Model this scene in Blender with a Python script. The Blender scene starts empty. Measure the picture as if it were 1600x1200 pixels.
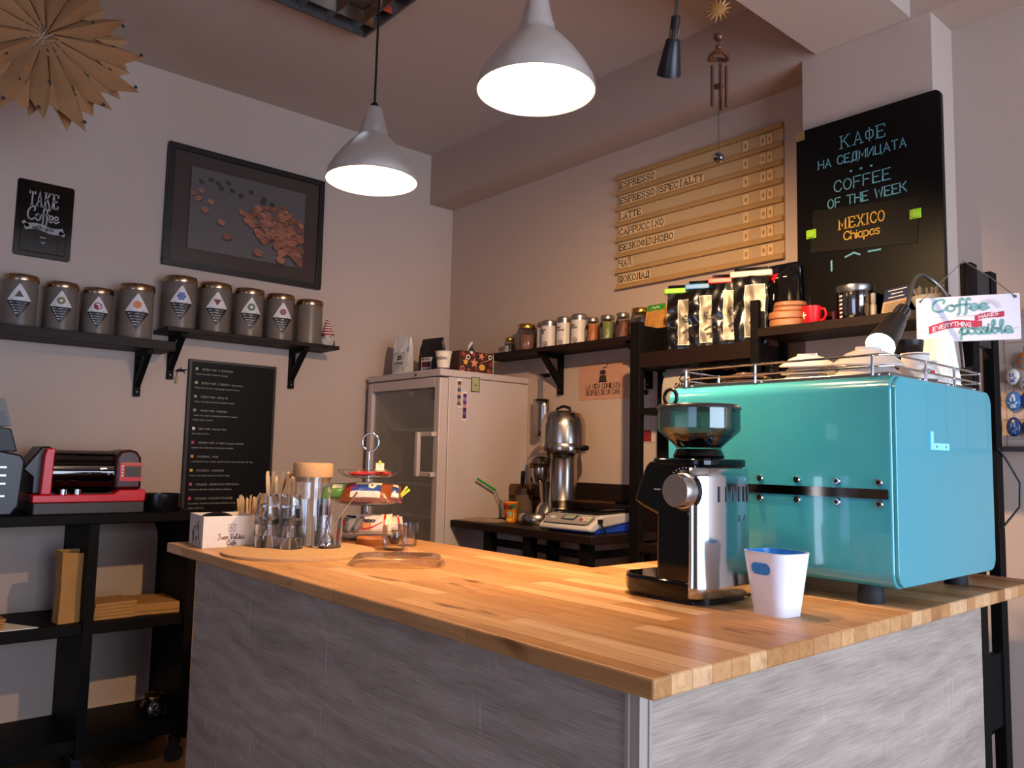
import bpy, bmesh, math, random
from mathutils import Matrix, Vector, noise
from math import sin, cos, pi, radians as R
rnd = random.Random(7)
S = bpy.context.scene
C = S.collection

# ------------------------------------------------------------------ camera, world, lights, exposure
def look(pitch, yaw, roll):
    f = Vector((cos(yaw) * cos(pitch), sin(yaw) * cos(pitch), sin(pitch)))
    r = Vector((sin(yaw), -cos(yaw), 0)); u = r.cross(f)
    c, s = cos(roll), sin(roll)
    r2 = c * r + s * u; u2 = -s * r + c * u
    return Matrix((r2, u2, -f)).transposed()
cam = bpy.data.cameras.new('camera'); cam_o = bpy.data.objects.new('camera', cam); C.objects.link(cam_o)
cam.sensor_width = 36; cam.lens = 36 * 1252.7 / 1600; cam.clip_start = .02
m4 = look(R(5.263), R(49.046), R(1.2395)).to_4x4(); m4.translation = (0, 0, 1.27)
cam_o.matrix_world = m4
S.camera = cam_o
S.view_settings.view_transform = 'Standard'; S.view_settings.look = 'None'
S.view_settings.exposure = -.1; S.view_settings.gamma = 1; S.view_settings.use_curve_mapping = False
w = bpy.data.worlds.new('daylight'); S.world = w; w.use_nodes = True
w.node_tree.nodes['Background'].inputs[0].default_value = (.55, .68, 1, 1)
w.node_tree.nodes['Background'].inputs[1].default_value = .35

def light(name, kind, loc, energy, col, target=None, **kw):
    l = bpy.data.lights.new(name, kind); l.energy = energy; l.color = col
    for k, v in kw.items(): setattr(l, k, v)
    o = bpy.data.objects.new(name, l); C.objects.link(o); o.location = loc
    if target is not None: o.rotation_euler = (Vector(target) - Vector(loc)).to_track_quat('-Z', 'Y').to_euler()
    return o
DAY = (.62, .76, 1.0)
# daylight coming in through the shop window and the glazed door on the street side, behind the camera
light('window_daylight', 'AREA', (1.25, -2.5, 1.2), 205, DAY, (1.25, 0, 1.2), shape='RECTANGLE', size=2.8, size_y=2.0)
light('door_daylight', 'AREA', (-2.5, -.3, 1.0), 30, (.45, .6, 1), (0, .9, .7), shape='RECTANGLE', size=1.6, size_y=1.8)

# ------------------------------------------------------------------ materials
def srgb(h):
    if not isinstance(h, str): return tuple(h) + (1,)
    v = [int(h[i:i + 2], 16) / 255 for i in (0, 2, 4)]
    return tuple(((c + .055) / 1.055) ** 2.4 if c > .04045 else c / 12.92 for c in v) + (1,)
def newmat(name):
    m = bpy.data.materials.new(name); m.use_nodes = True
    nt = m.node_tree; return m, nt, nt.nodes, nt.links, nt.nodes['Principled BSDF']
MATS = {}
def P(name, col, rough=.5, metal=0, var=.06, scale=30, bump=0, coat=0, trans=0, emit=0, spec=None, stretch=None, ecol=None):
    if name in MATS: return MATS[name]
    m, nt, N, L, b = newmat(name); c = srgb(col)
    b.inputs['Roughness'].default_value = rough; b.inputs['Metallic'].default_value = metal
    if coat: b.inputs['Coat Weight'].default_value = coat; b.inputs['Coat Roughness'].default_value = .04
    if trans: b.inputs['Transmission Weight'].default_value = trans
    if spec is not None: b.inputs['Specular IOR Level'].default_value = spec
    if emit:
        b.inputs['Emission Color'].default_value = srgb(ecol or col); b.inputs['Emission Strength'].default_value = emit
    tc = N.new('ShaderNodeTexCoord'); no = N.new('ShaderNodeTexNoise'); no.inputs['Scale'].default_value = scale; no.inputs['Detail'].default_value = 3
    if stretch:
        mp = N.new('ShaderNodeMapping'); mp.inputs['Scale'].default_value = stretch
        L.new(tc.outputs['Object'], mp.inputs[0]); L.new(mp.outputs[0], no.inputs['Vector'])
    else: L.new(tc.outputs['Object'], no.inputs['Vector'])
    mx = N.new('ShaderNodeMix'); mx.data_type = 'RGBA'
    L.new(no.outputs['Fac'], mx.inputs['Factor'])
    mx.inputs['A'].default_value = tuple(x * (1 - var) for x in c[:3]) + (1,)
    mx.inputs['B'].default_value = tuple(min(1, x * (1 + var)) for x in c[:3]) + (1,)
    L.new(mx.outputs['Result'], b.inputs['Base Color'])
    if bump:
        bp = N.new('ShaderNodeBump'); bp.inputs['Strength'].default_value = bump; bp.inputs['Distance'].default_value = .004
        L.new(no.outputs['Fac'], bp.inputs['Height']); L.new(bp.outputs[0], b.inputs['Normal'])
    MATS[name] = m; return m
def thin_glass(name, tint=(1, 1, 1), refl=1.0, base=.04, edge=.0, rough=.01):
    if name in MATS: return MATS[name]
    m, nt, N, L, b = newmat(name); N.remove(b); out = N['Material Output']
    tr = N.new('ShaderNodeBsdfTransparent'); tr.inputs[0].default_value = tuple(tint) + (1,)
    gl = N.new('ShaderNodeBsdfGlossy'); gl.inputs['Roughness'].default_value = rough
    lw = N.new('ShaderNodeLayerWeight'); lw.inputs[0].default_value = .32
    mp = N.new('ShaderNodeMapRange'); mp.inputs[3].default_value = base; mp.inputs[4].default_value = refl
    L.new(lw.outputs['Fresnel'], mp.inputs[0])
    mx = N.new('ShaderNodeMixShader'); L.new(mp.outputs[0], mx.inputs[0]); L.new(tr.outputs[0], mx.inputs[1]); L.new(gl.outputs[0], mx.inputs[2])
    L.new(mx.outputs[0], out.inputs[0]); MATS[name] = m; return m
def frosted(name, col, opac):
    m, nt, N, L, b = newmat(name); out = N['Material Output']
    b.inputs['Base Color'].default_value = srgb(col); b.inputs['Roughness'].default_value = .35
    tr = N.new('ShaderNodeBsdfTransparent'); mx = N.new('ShaderNodeMixShader'); mx.inputs[0].default_value = opac
    L.new(tr.outputs[0], mx.inputs[1]); L.new(b.outputs[0], mx.inputs[2]); L.new(mx.outputs[0], out.inputs[0]); return m
def glass(name, col=(1, 1, 1), rough=0):
    m, nt, N, L, b = newmat(name)
    b.inputs['Base Color'].default_value = tuple(col) + (1,); b.inputs['Roughness'].default_value = rough
    b.inputs['Transmission Weight'].default_value = 1; b.inputs['IOR'].default_value = 1.45; return m
def plaster(name, col):
    m, nt, N, L, b = newmat(name); b.inputs['Roughness'].default_value = .85; c = srgb(col)
    tc = N.new('ShaderNodeTexCoord'); n1 = N.new('ShaderNodeTexNoise'); n1.inputs['Scale'].default_value = 1.3; n1.inputs['Detail'].default_value = 5
    n2 = N.new('ShaderNodeTexNoise'); n2.inputs['Scale'].default_value = 160; n2.inputs['Detail'].default_value = 2
    L.new(tc.outputs['Object'], n1.inputs['Vector']); L.new(tc.outputs['Object'], n2.inputs['Vector'])
    mx = N.new('ShaderNodeMix'); mx.data_type = 'RGBA'; L.new(n1.outputs['Fac'], mx.inputs['Factor'])
    mx.inputs['A'].default_value = tuple(x * .94 for x in c[:3]) + (1,); mx.inputs['B'].default_value = tuple(x * 1.05 for x in c[:3]) + (1,)
    L.new(mx.outputs['Result'], b.inputs['Base Color'])
    bp = N.new('ShaderNodeBump'); bp.inputs['Strength'].default_value = .12; bp.inputs['Distance'].default_value = .003
    L.new(n2.outputs['Fac'], bp.inputs['Height']); L.new(bp.outputs[0], b.inputs['Normal']); return m
def butcher(name):
    """beech staves running along y, about 45 mm wide, with grain, knots and dark gaps"""
    m, nt, N, L, b = newmat(name)
    tc = N.new('ShaderNodeTexCoord'); mp = N.new('ShaderNodeMapping'); mp.inputs['Rotation'].default_value = (0, 0, R(90))
    L.new(tc.outputs['Object'], mp.inputs[0])
    br = N.new('ShaderNodeTexBrick'); br.offset = .37; br.offset_frequency = 2; br.squash = 1
    br.inputs['Scale'].default_value = 1; br.inputs['Brick Width'].default_value = .46; br.inputs['Row Height'].default_value = .047
    br.inputs['Mortar Size'].default_value = .0006; br.inputs['Mortar Smooth'].default_value = .3
    br.inputs['Color1'].default_value = (0, 0, 0, 1); br.inputs['Color2'].default_value = (1, 1, 1, 1); br.inputs['Mortar'].default_value = (.5, .5, .5, 1)
    L.new(mp.outputs[0], br.inputs['Vector'])
    ramp = N.new('ShaderNodeValToRGB'); e = ramp.color_ramp.elements
    e[0].color = srgb('a06a3c'); e[1].color = srgb('dcae80')
    for p, h in ((.25, 'cc9865'), (.5, 'b07a46'), (.75, 'd2a06c')):
        x = e.new(p); x.color = srgb(h)
    L.new(br.outputs['Color'], ramp.inputs[0])
    mp2 = N.new('ShaderNodeMapping'); mp2.inputs['Scale'].default_value = (70, 5, 70); L.new(tc.outputs['Object'], mp2.inputs[0])
    gr = N.new('ShaderNodeTexNoise'); gr.inputs['Scale'].default_value = 1.0; gr.inputs['Detail'].default_value = 6; gr.inputs['Distortion'].default_value = .6
    L.new(mp2.outputs[0], gr.inputs['Vector'])
    mx = N.new('ShaderNodeMix'); mx.data_type = 'RGBA'; mx.blend_type = 'MULTIPLY'; mx.inputs['Factor'].default_value = .55
    r2 = N.new('ShaderNodeValToRGB'); r2.color_ramp.elements[0].position = .25; r2.color_ramp.elements[0].color = (.55, .47, .4, 1); r2.color_ramp.elements[1].position = .62
    L.new(gr.outputs['Fac'], r2.inputs[0]); L.new(ramp.outputs[0], mx.inputs['A']); L.new(r2.outputs[0], mx.inputs['B'])
    mp3 = N.new('ShaderNodeMapping'); mp3.inputs['Scale'].default_value = (16, 4.5, 10); L.new(tc.outputs['Object'], mp3.inputs[0])
    kn = N.new('ShaderNodeTexNoise'); kn.inputs['Scale'].default_value = 1; kn.inputs['Detail'].default_value = 2; L.new(mp3.outputs[0], kn.inputs['Vector'])
    r3 = N.new('ShaderNodeValToRGB'); r3.color_ramp.elements[0].position = .66; r3.color_ramp.elements[0].color = (1, 1, 1, 1)
    r3.color_ramp.elements[1].position = .76; r3.color_ramp.elements[1].color = (.33, .22, .13, 1)
    L.new(kn.outputs['Fac'], r3.inputs[0])
    mx2 = N.new('ShaderNodeMix'); mx2.data_type = 'RGBA'; mx2.blend_type = 'MULTIPLY'; mx2.inputs['Factor'].default_value = 1
    L.new(mx.outputs['Result'], mx2.inputs['A']); L.new(r3.outputs[0], mx2.inputs['B'])
    mx3 = N.new('ShaderNodeMix'); mx3.data_type = 'RGBA'; L.new(br.outputs['Fac'], mx3.inputs['Factor'])
    L.new(mx2.outputs['Result'], mx3.inputs['A']); mx3.inputs['B'].default_value = srgb('6b4420')
    L.new(mx3.outputs['Result'], b.inputs['Base Color']); b.inputs['Roughness'].default_value = .42
    b.inputs['Specular IOR Level'].default_value = .35
    return m
def sawn_oak(name, axis):
    """greyish sawn oak laminate: wavy cathedral grain along the given horizontal axis, fine pores and pale saw marks"""
    m, nt, N, L, b = newmat(name)
    tc = N.new('ShaderNodeTexCoord')
    def mapped(sx, sz):
        mp = N.new('ShaderNodeMapping'); mp.inputs['Scale'].default_value = (sx, 1, sz) if axis == 'x' else (1, sx, sz)
        L.new(tc.outputs['Object'], mp.inputs[0]); return mp.outputs[0]
    wv = N.new('ShaderNodeTexWave'); wv.wave_type = 'BANDS'; wv.bands_direction = 'Z'; wv.wave_profile = 'SIN'
    wv.inputs['Scale'].default_value = 5; wv.inputs['Distortion'].default_value = 14; wv.inputs['Detail'].default_value = 4; wv.inputs['Detail Scale'].default_value = .9; wv.inputs['Detail Roughness'].default_value = .6
    L.new(mapped(.32, 1), wv.inputs['Vector'])
    cl = N.new('ShaderNodeTexNoise'); cl.inputs['Scale'].default_value = 2.2; cl.inputs['Detail'].default_value = 3; L.new(mapped(.6, 3.5), cl.inputs['Vector'])
    f = N.new('ShaderNodeTexNoise'); f.inputs['Scale'].default_value = 4; f.inputs['Detail'].default_value = 6; f.inputs['Roughness'].default_value = .65; L.new(mapped(2.6, 75), f.inputs['Vector'])
    a1 = N.new('ShaderNodeMath'); a1.operation = 'MULTIPLY_ADD'; L.new(wv.outputs['Fac'], a1.inputs[0]); a1.inputs[1].default_value = .09
    a2 = N.new('ShaderNodeMath'); a2.operation = 'MULTIPLY_ADD'; L.new(f.outputs['Fac'], a2.inputs[0]); a2.inputs[1].default_value = .62; L.new(a1.outputs[0], a2.inputs[2])
    a3 = N.new('ShaderNodeMath'); a3.operation = 'MULTIPLY_ADD'; L.new(cl.outputs['Fac'], a3.inputs[0]); a3.inputs[1].default_value = .45; L.new(a2.outputs[0], a3.inputs[2])
    a1.inputs[2].default_value = 0
    rp = N.new('ShaderNodeValToRGB'); e = rp.color_ramp.elements; e[0].position = .36; e[0].color = srgb('7d6e62'); e[1].position = .8; e[1].color = srgb('bdad9d')
    x = e.new(.58); x.color = srgb('a29283'); L.new(a3.outputs[0], rp.inputs[0])
    mp3 = N.new('ShaderNodeMapping'); mp3.inputs['Scale'].default_value = (150, 150, 9); L.new(tc.outputs['Object'], mp3.inputs[0])
    sw = N.new('ShaderNodeTexNoise'); sw.inputs['Scale'].default_value = 1; sw.inputs['Detail'].default_value = 1; L.new(mp3.outputs[0], sw.inputs['Vector'])
    ms = N.new('ShaderNodeTexNoise'); ms.inputs['Scale'].default_value = 5; L.new(tc.outputs['Object'], ms.inputs['Vector'])
    r1 = N.new('ShaderNodeMapRange'); r1.inputs[1].default_value = .62; r1.inputs[2].default_value = .7; L.new(sw.outputs['Fac'], r1.inputs[0])
    r2 = N.new('ShaderNodeMapRange'); r2.inputs[1].default_value = .54; r2.inputs[2].default_value = .66; r2.inputs[4].default_value = .7; L.new(ms.outputs['Fac'], r2.inputs[0])
    ml = N.new('ShaderNodeMath'); ml.operation = 'MULTIPLY'; L.new(r1.outputs[0], ml.inputs[0]); L.new(r2.outputs[0], ml.inputs[1])
    mx2 = N.new('ShaderNodeMix'); mx2.data_type = 'RGBA'; L.new(ml.outputs[0], mx2.inputs['Factor']); L.new(rp.outputs[0], mx2.inputs['A']); mx2.inputs['B'].default_value = srgb('cfc5ba')
    L.new(mx2.outputs['Result'], b.inputs['Base Color']); b.inputs['Roughness'].default_value = .62
    bp = N.new('ShaderNodeBump'); bp.inputs['Strength'].default_value = .3; bp.inputs['Distance'].default_value = .002
    L.new(f.outputs['Fac'], bp.inputs['Height']); L.new(bp.outputs[0], b.inputs['Normal']); return m
def floor_tiles(name):
    m, nt, N, L, b = newmat(name); tc = N.new('ShaderNodeTexCoord'); br = N.new('ShaderNodeTexBrick'); br.offset = 0
    br.inputs['Scale'].default_value = 1; br.inputs['Brick Width'].default_value = .33; br.inputs['Row Height'].default_value = .33; br.inputs['Mortar Size'].default_value = .004
    br.inputs['Color1'].default_value = srgb('8a6238'); br.inputs['Color2'].default_value = srgb('7a5630'); br.inputs['Mortar'].default_value = srgb('4a3a2a')
    L.new(tc.outputs['Object'], br.inputs['Vector']); L.new(br.outputs['Color'], b.inputs['Base Color']); b.inputs['Roughness'].default_value = .4; return m

wall_m = plaster('wall_paint', 'b7a193'); ceil_m = plaster('ceiling_paint', 'b7a396'); beam_m = plaster('beam_paint', 'b09788')
white_m = plaster('white_paint', 'd8d4d2')
black = P('black_stain', '0b0808', .6, var=.3, scale=14, spec=.12); espresso = P('espresso_wood', '1c0f0b', .5, var=.35, scale=8, stretch=(2, 12, 12), spec=.2)
dark_shelf = P('dark_shelf_wood', '20130f', .55, var=.3, scale=6, stretch=(12, 3, 12), spec=.2)
blkplastic = P('black_plastic', '0a0a0b', .4, spec=.3); gloss_blk = P('gloss_black', '040404', .08, coat=.35, spec=.2); rubber = P('rubber', '121318', .7)
chrome = P('chrome', 'd8d8d8', .08, 1, var=.02); steel = P('brushed_steel', 'a8a6a2', .28, 1, var=.1, scale=60); alu = P('spun_aluminium', 'd6d0c8', .32, .7, var=.08, scale=40)
bronze = P('bronze_lid', 'a1866a', .25, 1, var=.1); gold = P('gold_lid', 'c9a24a', .25, 1, var=.08)
white_pl = P('white_plastic', 'ece9ee', .35); white_cer = P('white_ceramic', 'd3cac2', .2, coat=.4); paper_w = P('white_paper', 'e6e0d6', .8)
kraft = P('kraft_paper', 'a9793f', .8, var=.14, scale=18, bump=.2); cork = P('cork', 'b48c60', .8, var=.3, scale=160, bump=.3); brownwood = P('coaster_wood', '8f5c38', .5, var=.2, scale=16, stretch=(1, 10, 10))
red = P('red_plastic', 'c9101c', .35); green = P('green_clip', '7fc02a', .4); dgreen = P('dark_green_clip', '3b9a2c', .4); blue = P('blue_clip', '2a78b4', .4)
glass_thin = thin_glass('thin_clear_glass', (.97, .97, .97), .6, .03); tumbler_m = glass('tumbler_glass'); water_m = glass('water', (.97, .99, 1))
smoke = thin_glass('smoked_hopper_plastic', (.62, .66, .64), .6, .05, rough=.05)
pclear = thin_glass('clear_lid_plastic', (.88, .87, .86), .8, .10, rough=.06)
coffee = P('coffee_beans', '1c0f09', .5, var=.6, scale=110, bump=.6)
ink = P('ink', '1a1512', .6)

# ------------------------------------------------------------------ mesh builder
LAST = [None]
def lastc(p): return LAST[0]
class MB:
    def __init__(s): s.v = []; s.f = []; s.m = []; s.M = Matrix.Identity(4); s.cur = 0
    def at(s, loc=(0, 0, 0), rz=0, rx=0, ry=0, sc=1):
        s.M = Matrix.Translation(loc) @ Matrix.Rotation(rz, 4, 'Z') @ Matrix.Rotation(ry, 4, 'Y') @ Matrix.Rotation(rx, 4, 'X') @ Matrix.Diagonal((sc, sc, sc, 1) if not isinstance(sc, tuple) else sc + (1,)); return s
    def mat(s, i): s.cur = i; return s
    def add(s, vs, fs):
        k = len(s.v); s.v += [tuple(s.M @ Vector(p)) for p in vs]; s.f += [tuple(i + k for i in f) for f in fs]; s.m += [s.cur] * len(fs); return s
    def box(s, x0, x1, y0, y1, z0, z1):
        return s.add([(x0, y0, z0), (x1, y0, z0), (x1, y1, z0), (x0, y1, z0), (x0, y0, z1), (x1, y0, z1), (x1, y1, z1), (x0, y1, z1)],
                     [(0, 3, 2, 1), (4, 5, 6, 7), (0, 1, 5, 4), (1, 2, 6, 5), (2, 3, 7, 6), (3, 0, 4, 7)])
    def prism(s, poly, ax, a0, a1):
        def p(q, a): return {'x': (a, q[0], q[1]), 'y': (q[0], a, q[1]), 'z': (q[0], q[1], a)}[ax]
        n = len(poly); vs = [p(q, a0) for q in poly] + [p(q, a1) for q in poly]
        fs = [tuple(range(n))[::-1], tuple(range(n, 2 * n))] + [(i, (i + 1) % n, n + (i + 1) % n, n + i) for i in range(n)]
        return s.add(vs, fs)
    def lathe(s, prof, seg=40, closed=False, caps=True):
        vs = []; fs = []; n = len(prof)
        for r, z in prof:
            for k in range(seg): a = 2 * pi * k / seg; vs.append((r * cos(a), r * sin(a), z))
        rng = n if closed else n - 1
        for i in range(rng):
            for k in range(seg):
                a = i * seg + k; b = i * seg + (k + 1) % seg; j = (i + 1) % n; c = j * seg + (k + 1) % seg; d = j * seg + k
                fs.append((a, b, c, d))
        if not closed and caps:
            if prof[0][0] > 1e-6: fs.append(tuple(range(seg))[::-1])
            if prof[-1][0] > 1e-6: fs.append(tuple(range((n - 1) * seg, n * seg)))
        return s.add(vs, fs)
    def tube(s, pts, r, seg=8, closed=False):
        pts = [Vector(p) for p in pts]; n = len(pts); vs = []; fs = []; up = None
        rs = r if isinstance(r, (list, tuple)) else [r] * n
        for i, p in enumerate(pts):
            t = (pts[(i + 1) % n] - pts[i - 1]) if closed else (pts[min(i + 1, n - 1)] - pts[max(i - 1, 0)])
            if t.length < 1e-9: t = Vector((0, 0, 1))
            t.normalize()
            if up is None: up = t.orthogonal().normalized()
            up = (up - t * up.dot(t)); up = up.normalized() if up.length > 1e-6 else t.orthogonal().normalized()
            b = t.cross(up)
            for k in range(seg): a = 2 * pi * k / seg; vs.append(tuple(p + (up * cos(a) + b * sin(a)) * rs[i]))
        for i in range(n if closed else n - 1):
            j = (i + 1) % n
            for k in range(seg): fs.append((i * seg + k, i * seg + (k + 1) % seg, j * seg + (k + 1) % seg, j * seg + k))
        if not closed: fs += [tuple(range(seg))[::-1], tuple(range((n - 1) * seg, n * seg))]
        return s.add(vs, fs)
    def cyl(s, c, r, z0, z1, seg=32): 
        return s.add(*MB._shift(MB().lathe([(r, z0), (r, z1)], seg), (c[0], c[1], 0)))
    @staticmethod
    def _shift(b, d): return [(x + d[0], y + d[1], z + d[2]) for x, y, z in b.v], b.f
    def sph(s, c, r, seg=16, rings=10):
        rx, ry, rz = r if isinstance(r, tuple) else (r, r, r)
        prof = [(sin(pi * i / rings), -cos(pi * i / rings)) for i in range(rings + 1)]
        prof[0] = (0, -1); prof[-1] = (0, 1)
        b = MB().lathe(prof, seg); return s.add([(c[0] + x * rx, c[1] + y * ry, c[2] + z * rz) for x, y, z in b.v], b.f)
    def grid(s, fn, nu, nv):
        vs = [fn(i / nu, j / nv) for j in range(nv + 1) for i in range(nu + 1)]
        fs = [(j * (nu + 1) + i, j * (nu + 1) + i + 1, (j + 1) * (nu + 1) + i + 1, (j + 1) * (nu + 1) + i) for j in range(nv) for i in range(nu)]
        return s.add(vs, fs)
    def flat(s, poly, y=0):                         # a flat patch facing -y, poly in (x, z)
        return s.add([(x, y, z) for x, z in poly], [tuple(range(len(poly)))])
    def strokes(s, polys, wd, o=(0, 0, 0), rt=(1, 0, 0), up=(0, 0, 1), f=None):
        """pen strokes as flat ribbons on the plane o + x*rt + y*up (or through f(x, y))"""
        o, rt, up = Vector(o), Vector(rt), Vector(up)
        for pl in polys:
            n = len(pl); L = []; Rr = []
            for i in range(n):
                a = pl[max(i - 1, 0)]; b = pl[min(i + 1, n - 1)]
                d = Vector((b[0] - a[0], b[1] - a[1])); d = d.normalized() if d.length > 1e-9 else Vector((1, 0))
                k = wd / 2
                if 0 < i < n - 1:
                    e = Vector((pl[i][0] - a[0], pl[i][1] - a[1]))
                    if e.length > 1e-9: k = min(wd / 2 / max(.4, abs(e.normalized().dot(d))), wd)
                x, y = pl[i]
                if i == 0: x -= d.x * wd * .4; y -= d.y * wd * .4
                if i == n - 1: x += d.x * wd * .4; y += d.y * wd * .4
                L.append((x - d.y * k, y + d.x * k)); Rr.append((x + d.y * k, y - d.x * k))
            g = f or (lambda x, y: tuple(o + rt * x + up * y))
            s.add([g(*q) for q in L] + [g(*q) for q in Rr], [(n + i, n + i + 1, i + 1, i) for i in range(n - 1)])
        return s
    def build(s, name, mats, parent=None, smooth=40, bevel=0, seg=2, solid=0, subsurf=0):
        me = bpy.data.meshes.new(name); me.from_pydata(s.v, [], s.f)
        for m in (mats if isinstance(mats, (list, tuple)) else [mats]): me.materials.append(m)
        me.polygons.foreach_set('material_index', s.m)
        bm = bmesh.new(); bm.from_mesh(me)
        if not solid: bmesh.ops.remove_doubles(bm, verts=bm.verts, dist=1e-7)
        bmesh.ops.recalc_face_normals(bm, faces=bm.faces) if not getattr(s, 'keep', False) else None
        bm.to_mesh(me); bm.free()
        if smooth:
            me.polygons.foreach_set('use_smooth', [True] * len(me.polygons)); me.set_sharp_from_angle(angle=R(smooth))
        o = bpy.data.objects.new(name, me); C.objects.link(o)
        if parent: o.parent = parent
        LAST[0] = o
        if bevel:
            b = o.modifiers.new('bevel', 'BEVEL'); b.width = bevel; b.segments = seg; b.limit_method = 'ANGLE'; b.angle_limit = R(50)
        if solid:
            b = o.modifiers.new('solid', 'SOLIDIFY'); b.thickness = solid; b.offset = 0
        if subsurf:
            b = o.modifiers.new('sub', 'SUBSURF'); b.levels = b.render_levels = subsurf
        return o

def thing(name, label, cat, loc=(0, 0, 0), rz=0, group=None):
    o = bpy.data.objects.new(name, None); C.objects.link(o); o.empty_display_size = .05
    o.location = loc; o.rotation_euler = (0, 0, rz); o['label'] = label; o['category'] = cat
    if group: o['group'] = group
    return o
def tag(o, label, cat, group=None, loc=None, rz=None):
    o['label'] = label; o['category'] = cat
    if group: o['group'] = group
    if loc is not None: o.location = loc
    if rz is not None: o.rotation_euler = (0, 0, rz)
    return o
def struct(name, mb, mat, **k):
    o = mb.build(name, mat, **k); o['kind'] = 'structure'; return o
def dup(root, loc, rz=None, label=None, group=None):
    r = root.copy(); C.objects.link(r); r.location = loc
    if rz is not None: r.rotation_euler = (0, 0, rz)
    if label: r['label'] = label
    if group: r['group'] = group
    for ch in list(root.children):
        c = ch.copy(); C.objects.link(c); c.parent = r
        for g in list(ch.children):
            d = g.copy(); C.objects.link(d); d.parent = c
    return r
RW = -pi / 2        # things on the right-hand wall face -x: local x runs to world -y, local y into the wall
def rrect(x0, x1, z0, z1, r, n=5):
    out = []
    for cx, cz, a in ((x1 - r, z0 + r, -90), (x1 - r, z1 - r, 0), (x0 + r, z1 - r, 90), (x0 + r, z0 + r, 180)):
        out += [(cx + r * cos(R(a + 90 * k / n)), cz + r * sin(R(a + 90 * k / n))) for k in range(n + 1)]
    return out
def circ(cx, cz, r, n=20, r2=None, a0=0):
    return [(cx + r * cos(a0 + 2 * pi * k / n), cz + (r2 or r) * sin(a0 + 2 * pi * k / n)) for k in range(n)]

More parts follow.
